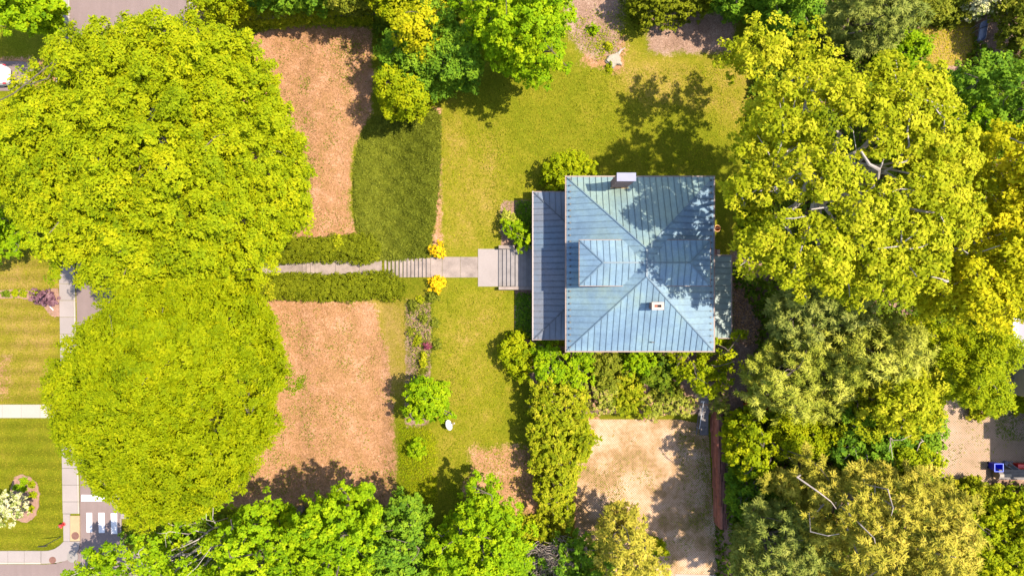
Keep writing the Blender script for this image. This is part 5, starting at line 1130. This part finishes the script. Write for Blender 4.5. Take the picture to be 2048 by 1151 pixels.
m = MB(); m.tube([fe - dn * .1, fe + dn * .06], [.06, .075], 10); m.build("feed_horn", CR, sd)
m = MB(); m.tube([(dc.x - .14, dc.y - .05, ZT - .1), (dc.x - .14, dc.y - .05, dz - .05), tuple(dc - dn * .12)], .035, 8); m.build("post", GREYM, sd)

# bleached stump with root flares
sc_ = P(1227, 120, ZT); st = empty("tree_stump", sc_, "bleached white tree stump with splayed roots at the upper edge of the lawn", "stump"); r = np.random.default_rng(5)
ns = 30; ang = np.linspace(0, 2 * math.pi, ns, endpoint=False)
fl = .50 + .0 * ang
for a0_, l_, w_ in ((3.3, .34, .34), (2.5, .12, .3), (4.5, .34, .34), (5.75, .38, .24), (1.0, .36, .3), (.2, .16, .35)):
    dlt = (ang - a0_ + math.pi) % (2 * math.pi) - math.pi; fl = fl + l_ * np.exp(-(dlt / w_) ** 2)
v = []; f = []
for q, z in ((1.0, -.05), (.92, .12), (.72, .24), (.6, .30)):
    for k in range(ns):
        rr = (.42 + (fl[k] - .42) * q) * r.uniform(.94, 1.06) * (1 if q > .9 else .9 + .1 * q) + r.normal(0, .012); v.append((sc_[0] + rr * math.cos(ang[k]), sc_[1] + rr * math.sin(ang[k]), ZT + z + r.normal(0, .012)))
for i in range(3):
    for k in range(ns): f.append((i * ns + k, i * ns + (k + 1) % ns, (i + 1) * ns + (k + 1) % ns, (i + 1) * ns + k))
f.append(tuple(3 * ns + k for k in range(ns)))
MB().add(v, f).build("trunk_base", STUMPM, st)
m = MB(); m.tube([(sc_[0] + .35, sc_[1] + .45, ZT + .14), (sc_[0] + .62, sc_[1] + .85, ZT + .08), (sc_[0] + 1.0, sc_[1] + 1.1, ZT)], [.14, .09, .03], 7); m.build("root", BARK_PALE, st)

# slide in the top right garden
zb = ZT; p0 = Vector(P(1961, 82, zb + .35)); p1 = Vector(P(1967, 42, zb + 1.35)); sl = empty("slide", (p0.x, p0.y, zb), "grey-blue rounded-end plastic slide under the trees beside the golden lawn", "slide")
dr_ = (p1 - p0); rt = Vector((dr_.y, -dr_.x, 0)).normalized(); W_ = .36
def sec(t):
    w = W_ * (math.sin(math.pi * min(max(t, .0), 1)) ** .0 if .12 < t < .88 else max(.35, math.sqrt(max(0, 1 - ((.12 - min(t, 1 - t)) / .13) ** 2))))
    c_ = p0 + dr_ * t; h = .16; up = Vector((0, 0, 1))
    return [c_ - rt * w + up * h, c_ - rt * (w - .05) + up * (h + .02), c_ - rt * (w - .08) + up * .02, c_ + rt * (w - .08) + up * .02, c_ + rt * (w - .05) + up * (h + .02), c_ + rt * w + up * h, c_ + rt * w - up * .02, c_ - rt * w - up * .02]
tt = [0, .03, .07, .12, .3, .5, .7, .88, .93, .97, 1.0]; v = []; f = []
for t in tt: v += [tuple(q) for q in sec(t)]
for i in range(len(tt) - 1):
    for k in range(8): f.append((i * 8 + k, i * 8 + (k + 1) % 8, (i + 1) * 8 + (k + 1) % 8, (i + 1) * 8 + k))
f.append(tuple(range(8))); f.append(tuple((len(tt) - 1) * 8 + k for k in range(8))[::-1])
MB().add(v, f).build("chute", SLIDEM, sl)
q = p0 + dr_ * .66; MB().bar(q - rt * .37 + Vector((0, 0, .19)), q + rt * .37 + Vector((0, 0, .19)), .06, .04).build("cross_bar", DARKM, sl)
m = MB()
for t in (.12, .66, .95):
    for s_ in (-1, 1): q = p0 + dr_ * t + rt * s_ * .27; m.tube([(q.x, q.y, zb - .05), tuple(q)], .03, 6)
m.build("leg", GREYM, sl)

# timber retaining wall and wooden steps
tw = empty("retaining_wall", P(1424, 930, ZD), "long red-brown timber wall along the right side of the driveway", "wall")
wz0, wz1 = ZD - .1, ZT + .18; nco = 7; rr = random.Random(4)
xa, xb = WX(1418, ZD), WX(1424.5, ZD); yt, yb_ = WY(806, ZT), WY(1056, ZT)
def wx_at(yy): return xa + (yy - yt) / (yb_ - yt) * .42
hc = (wz1 - wz0) / nco
for c_ in range(nco):
    yy = yt - (rr.uniform(0, 1.4)); prev = yt
    while prev > yb_:
        nxt = max(yb_, yy - 0); 
        if prev - nxt > .25 or nxt == yb_:
            x0 = (wx_at(prev) + wx_at(nxt)) / 2 + rr.uniform(-.02, .02) + c_ * .012
            MB().box(x0, x0 + .2, nxt + .012, prev - .012, wz0 + c_ * hc + .006, wz0 + (c_ + 1) * hc - .006).build("timber", TIMBER, tw)
            prev = nxt
        yy = prev - rr.uniform(2.2, 2.8)
for k in range(3):
    prev = yt
    while prev > yb_:
        nxt = max(yb_, prev - rr.uniform(1.9, 2.8)); x0 = (wx_at(prev) + wx_at(nxt)) / 2 + .2 + k * .125 + .10
        MB().box(x0, x0 + .115, nxt + .01, prev - .01, wz1 - .5, wz1 + rr.uniform(.0, .03)).build("cap_timber", TIMBER_TOP, tw); prev = nxt
ws = empty("wooden_steps", P(1408, 840, ZD), "short flight of weathered grey wooden steps with white handrail beside the timber wall", "steps")
ny = 8; yy = np.linspace(WY(868, ZD), WY(796, ZT), ny + 1)
for i in range(ny):
    z = ZD + (ZT + .02 - ZD) * (i + 1) / ny
    MB().box(WX(1399, z), WX(1418.5, z) - .1, yy[i], yy[i + 1] + .03, z - .05, z).build("tread", WOODG, ws)
m = MB()
for xx in (WX(1398, 1.2) - .06, WX(1418, 1.2) - .12): m.bar((xx, yy[0] + .05, ZD + .05), (xx, yy[-1], ZT - .12), .06, .22)
m.build("stringer", WOODG, ws)
hx = WX(1401, 2); m = MB(); m.tube([(hx, yy[0] + .75, ZD + .2), (hx, yy[0] + .75, ZD + 1.15), (hx + .02, yy[-1] - .1, ZT + .95), (hx + .02, yy[-1] - .1, ZT)], .032, 8)
m.bar((hx - .22, yy[-1] - .1, ZT + .97), (hx + .12, yy[-1] - .1, ZT + .97), .07, .05); m.build("handrail", WPAINT, ws)

# orange bucket behind the house
bc = P(1431, 456, ZT + .4); ob = empty("bucket", (bc[0] + .12, bc[1], ZT), "round orange bucket on the ground against the rear wall", "bucket")
MB().lathe([(.20, ZT + .0), (.27, ZT + .45), (.29, ZT + .45), (.29, ZT + .48), (.25, ZT + .48), (.19, ZT + .08)], bc[0] + .12, bc[1], 20).build("body", ORANGEP, ob)
m = MB(); m.tube([(bc[0] + .12 + .29 * math.cos(t), bc[1] + .02, ZT + .46 + .18 * math.sin(t)) for t in np.linspace(0, math.pi, 9)], .012, 5); m.build("handle", GREYM, ob)

# yard deck, bin, chair, red box
zk = ZT + 1.0
dk = empty("wooden_deck", P(2020, 946, ZT), "raised grey board deck at the right edge below the paved yard", "deck")
dxa, dxb, dya, dyb = WX(1998, zk), WX(2120, zk), WY(958, zk), WY(938, zk)
MB().box(dxa + .03, dxb, dya + .03, dyb - .03, ZT - .1, zk - .05).build("deck_frame", plain("beige_deck_side", (.30, .24, .17), .15, 3, .85, .2), dk)
nb = 4; ya = np.linspace(dya, dyb, nb + 1)
for i in range(nb):
    MB().box(dxa - .01, dxb, ya[i] + .008, ya[i + 1] - .008, zk - .05, zk + random.uniform(-.002, .004)).build("plank", WOODG, dk)
bx0, by0 = WX(1999.5, zk + .05), WY(953, zk + .05)
wb = MB().box(bx0, bx0 + .98, by0, by0 + .26, zk + .008, zk + .06).build("white_board", CONC_BRIGHT); tag(wb, "loose white board lying on the grey deck", "board")
bnx, bny = WX(1997.5, ZT + 1.05), WY(934, ZT + 1.05)
bn = empty("recycling_bin", (bnx, bny, ZT), "open blue square recycling bin beside the grey deck", "bin")
def ring(h, w, z): return [(bnx - w, bny - h, z), (bnx + w, bny - h, z), (bnx + w, bny + h, z), (bnx - w, bny + h, z)]
m = MB(); lv = [ring(.25, .27, ZT + .08), ring(.33, .36, ZT + 1.03), ring(.29, .32, ZT + 1.03), ring(.21, .23, ZT + .14)]
v = [q for l_ in lv for q in l_]; f = [(0, 3, 2, 1), (12, 13, 14, 15)] + [(i * 4 + k, i * 4 + (k + 1) % 4, (i + 1) * 4 + (k + 1) % 4, (i + 1) * 4 + k) for i in range(3) for k in range(4)]
m.add(v, f).build("body", BLUEP, bn, bevel=.03)
m = MB(); z = ZT + 1.035
m.box(bnx - .40, bnx - .33, bny - .36, bny + .36, z - .03, z + .03); m.box(bnx + .33, bnx + .40, bny - .36, bny + .36, z - .03, z + .03); m.box(bnx - .33, bnx + .33, bny - .36, bny - .30, z - .028, z + .028); m.box(bnx - .33, bnx + .33, bny + .30, bny + .36, z - .028, z + .028)
m.build("rim", BLUERIM, bn, bevel=.02)
for s_ in (-1, 1): MB().tube([(bnx - .33, bny + s_ * .2, ZT + .1), (bnx - .27, bny + s_ * .2, ZT + .1)], .1, 14).build("wheel", TYRE, bn)
q0 = Vector((WX(2020, 2.6), WY(934, 2.6), ZT)); lc = empty("folding_chair", q0, "grey metal folding chair frame between blue bin and red box", "chair")
m = MB()
def fr(a, b, c_, d): m.tube([a, b, c_, d, a], .028, 6)
e1 = Vector((.62, -.55, 0)) * .9; e2 = Vector((.36, .14, 0))
fr(q0 - e1 * .5 + Vector((0, 0, .45)), q0 + e1 * .5 + Vector((0, 0, .95)), q0 + e1 * .5 + e2 + Vector((0, 0, .95)), q0 - e1 * .5 + e2 + Vector((0, 0, .45)))
for s_ in (0, 1):
    m.tube([q0 - e1 * .5 + e2 * s_ + Vector((0, 0, .45)), q0 + e1 * .1 + e2 * s_], .024, 6); m.tube([q0 + e1 * .15 + e2 * s_ + Vector((0, 0, .7)), q0 - e1 * .35 + e2 * s_], .024, 6)
m.build("frame", GREYM, lc)
m = MB(); m.add([tuple(q0 + e1 * a_ + e2 * b_ + Vector((0, 0, .7 + .5 * a_ + .01))) for a_, b_ in ((-.1, .1), (.45, .1), (.45, .9), (-.1, .9))], [(0, 1, 2, 3)]); m.build("sling", DARKM, lc)
gx_, gy_ = WX(2014, 2.3), WY(925, 2.3); wc = empty("watering_can", (gx_, gy_, ZT), "pale grey watering can behind the blue bin", "watering can")
MB().lathe([(.16, ZT), (.17, ZT + .32), (.13, ZT + .36), (.09, ZT + .36)], gx_, gy_, 14).build("body", WMETAL, wc)
m = MB(); m.tube([(gx_ + .14, gy_ + .03, ZT + .1), (gx_ + .38, gy_ + .12, ZT + .42)], [.035, .02], 7); m.tube([(gx_ + .39, gy_ + .12, ZT + .42), (gx_ + .43, gy_ + .14, ZT + .46)], [.06, .07], 10); m.build("spout", WMETAL, wc)
m = MB(); m.tube([(gx_ - .15, gy_, ZT + .1), (gx_ - .3, gy_, ZT + .28), (gx_ - .1, gy_, ZT + .46), (gx_ + .08, gy_, ZT + .38)], .018, 6); m.build("handle", WMETAL, wc)
rx_, ry_ = WX(2048, 2.7), WY(933, 2.7); rb = empty("storage_box", (rx_, ry_, ZT), "bright red plastic storage box at the right edge behind the deck", "box")
MB().box(rx_ - .42, rx_ + .45, ry_ - .2, ry_ + .2, ZT, ZT + .6).build("body", REDP, rb, bevel=.03)
MB().box(rx_ - .45, rx_ + .48, ry_ - .23, ry_ + .23, ZT + .6, ZT + .68).build("lid", REDP, rb, bevel=.03)

# neighbouring house at the right edge, board fence, blue barrel
zn = 6.0; nx0, nx1, nyN, nyS = WX(2025, zn), WX(2200, zn), WY(600, zn), WY(690, zn)
nh = empty("neighbor_house", ((nx0 + nx1) / 2, (nyN + nyS) / 2, ZT), "flat grey-roofed house with white roof edge cut by the right frame edge", "house")
MB().box(nx0 + .1, nx1, nyS + .1, nyN, ZT - .2, zn - .2).build("wall", WALLC, nh)
nr_ = MB().box(nx0 + .44, nx1, nyS + .16, nyN, zn - .2, zn - .06).build("roof", ROOFGREY, nh)
MB().box(nx0, nx0 + .438, nyS + .0, nyN, zn - .2, zn + .04).build("roof_edge", WPAINT, nh)
MB().box(nx0 + .44, nx1, nyS + .0, nyS + .158, zn - .2, zn + .02).build("roof_edge", WPAINT, nh)
MB().box(nx0 + .02, nx0 + .52, nyS + .02, nyS + .58, zn + .045, zn + .55).build("chimney", CONC_BRIGHT, nh)
wgx = 45.7
MB().box(wgx, wgx + 9, -15.6, -9.1, ZT - .2, 9.0).build("wing_wall", WALLC, nh)
MB().box(wgx - .2, wgx + 9, -15.75, -8.95, 9.0, 9.25).build("wing_roof", ROOFGREY, nh)
MB().box(wgx - .85, wgx - .002, -12.6, -11.2, ZT - .2, 9.1).build("wing_chimney", BRICK, nh)
MB().box(nx0 + 2.2, wgx + 9, -9.1, nyS + .099, ZT - .2, zn - .3).build("link_wall", WALLC, nh)
window(nh, nx0 + .1, (nyN + nyS) / 2, 4.2, 1.0, 1.2, -1, 0)
fe_ = empty("board_fence", P(2030, 757, ZT), "low grey board fence at the right edge above the paved yard", "fence")
fy = WY(756, ZT + 1.2); x = WX(1995, ZT + 1.2)
m = MB(); m.bar((x, fy, ZT + 1.25), (x + 6, fy + .05, ZT + 1.25), .09, .05); m.bar((x, fy + .03, ZT + .5), (x + 6, fy + .07, ZT + .5), .05, .09); m.build("rail", WOODG, fe_)
bp = None
for i in range(28):
    if bp is None: bp = MB().box(x, x + .2, fy - .035, fy - .01, ZT - .05, ZT + 1.22).build("board", WOODG, fe_)
    else:
        o = bp.copy(); COL.objects.link(o); o.location = (i * .212, i * .0017, random.uniform(-.02, .02))
for i in range(4): MB().box(x + i * 2.0, x + i * 2.0 + .1, fy + .06, fy + .16, ZT - .3, ZT + 1.2).build("post", WOODG, fe_)
bx_, by_ = WX(2025, ZT + .8), WY(763, ZT + .8); bb = empty("barrel", (bx_, by_, ZT), "blue plastic barrel in the shade against the board fence", "barrel")
MB().lathe([(.22, ZT), (.27, ZT + .1), (.28, ZT + .45), (.27, ZT + .8), (.22, ZT + .88), (.20, ZT + .88)], bx_, by_, 18).build("body", BLUEP, bb)
MB().lathe([(.2, ZT + .881), (.19, ZT + .91), (.05, ZT + .91)], bx_, by_, 18).build("lid", BLUERIM, bb)

# white car on the parking pad, tail towards the street
cxr, cy0 = P(15.5, 149, .75)[0], P(15, 149, .75)[1]; Lc, Wc = 4.5, 1.82; z0 = .035
car = empty("parked_car", (cxr - Lc / 2, cy0, z0), "white hatchback parked at the left edge, only its tail in the picture", "car")
prof = [(0, .32, .55), (.03, .30, .72), (.08, .30, .86), (.18, .29, .95), (.34, .28, 1.0), (.55, .28, 1.02), (1.2, .24, .98), (2.9, .24, .96), (3.4, .26, .92), (4.2, .30, .80), (4.46, .34, .62), (4.5, .36, .5)]
def carring(d, zlo, zhi):
    t = (1 - .34 * max(0, 1 - d / .55) ** 2.2) * (1 - .26 * max(0, (d - 3.9) / .6) ** 2)
    w = Wc / 2 * t; x = cxr - d; sh = zlo + (zhi - zlo) * .62
    return [(x, cy0 - w * .94, z0 + zlo), (x, cy0 - w, z0 + zlo + .12), (x, cy0 - w, z0 + sh), (x, cy0 - w * .9, z0 + zhi), (x, cy0 + w * .9, z0 + zhi), (x, cy0 + w, z0 + sh), (x, cy0 + w, z0 + zlo + .12), (x, cy0 + w * .94, z0 + zlo)]
def loft(rings):
    n = len(rings[0]); v = [p for r_ in rings for p in r_]; f = [tuple(range(n)), tuple((len(rings) - 1) * n + k for k in range(n))[::-1]]
    for i in range(len(rings) - 1):
        for k in range(n): f.append((i * n + (k + 1) % n, i * n + k, (i + 1) * n + k, (i + 1) * n + (k + 1) % n))
    return v, f
MB().add(*loft([carring(*p) for p in prof])).build("body", CAR, car, bevel=.05)
def cab(d, z, w, zz=.95): 
    x = cxr - d; return [(x, cy0 - w, z0 + zz), (x, cy0 - w * .86, z0 + z), (x, cy0 + w * .86, z0 + z), (x, cy0 + w, z0 + zz)]
MB().add(*loft([cab(.62, 1.0, .76), cab(1.05, 1.40, .78), cab(2.2, 1.42, .78), cab(3.1, .98, .80)])).build("glasshouse", GLASS, car)
rf = [(cxr - d, cy0 + s_ * .68, z0 + z) for d, z, s_ in ((.95, 1.405, -1), (.95, 1.405, 1), (2.35, 1.425, 1), (2.35, 1.425, -1))]
MB().slab3(rf[::-1], (0, 0, 1), 0, .045).build("roof", CAR, car, bevel=.02)
for s_ in (-1, 1):
    MB().box(cxr - .36, cxr - .12, cy0 + s_ * .80 - .07, cy0 + s_ * .80 + .07, z0 + .78, z0 + .95).build("tail_light", TAIL, car, bevel=.03)
    for d in (.85, 3.6): 
        wl_ = MB().tube([(cxr - d, cy0 + s_ * .70, z0 + .31), (cxr - d, cy0 + s_ * .915, z0 + .31)], .31, 20).build("wheel", TYRE, car)
        MB().tube([(cxr - d, cy0 + s_ * .916, z0 + .31), (cxr - d, cy0 + s_ * .925, z0 + .31)], .19, 16).build("rim", GREYM, wl_)
MB().box(cxr - .05, cxr + .035, cy0 - .56, cy0 + .56, z0 + .36, z0 + .56).build("bumper", CAR, car, bevel=.03)
MB().box(cxr - .22, cxr - .18, cy0 - .5, cy0 + .5, z0 + 1.06, z0 + 1.075).build("wiper", DARKM, car)

# golden lawn patch edging: short brick wall in the top right garden
bw_ = MB().box(WX(1890, ZT), WX(1924, ZT), WY(42, ZT), WY(38, ZT), ZT - .1, ZT + .45).build("garden_wall", BRICK); tag(bw_, "short low brick wall above the small golden lawn", "wall")
print("LEAVES", NLEAF, "tris", sum(len(o.data.loops) - 2 * len(o.data.polygons) for o in bpy.data.objects if o.type == 'MESH'))
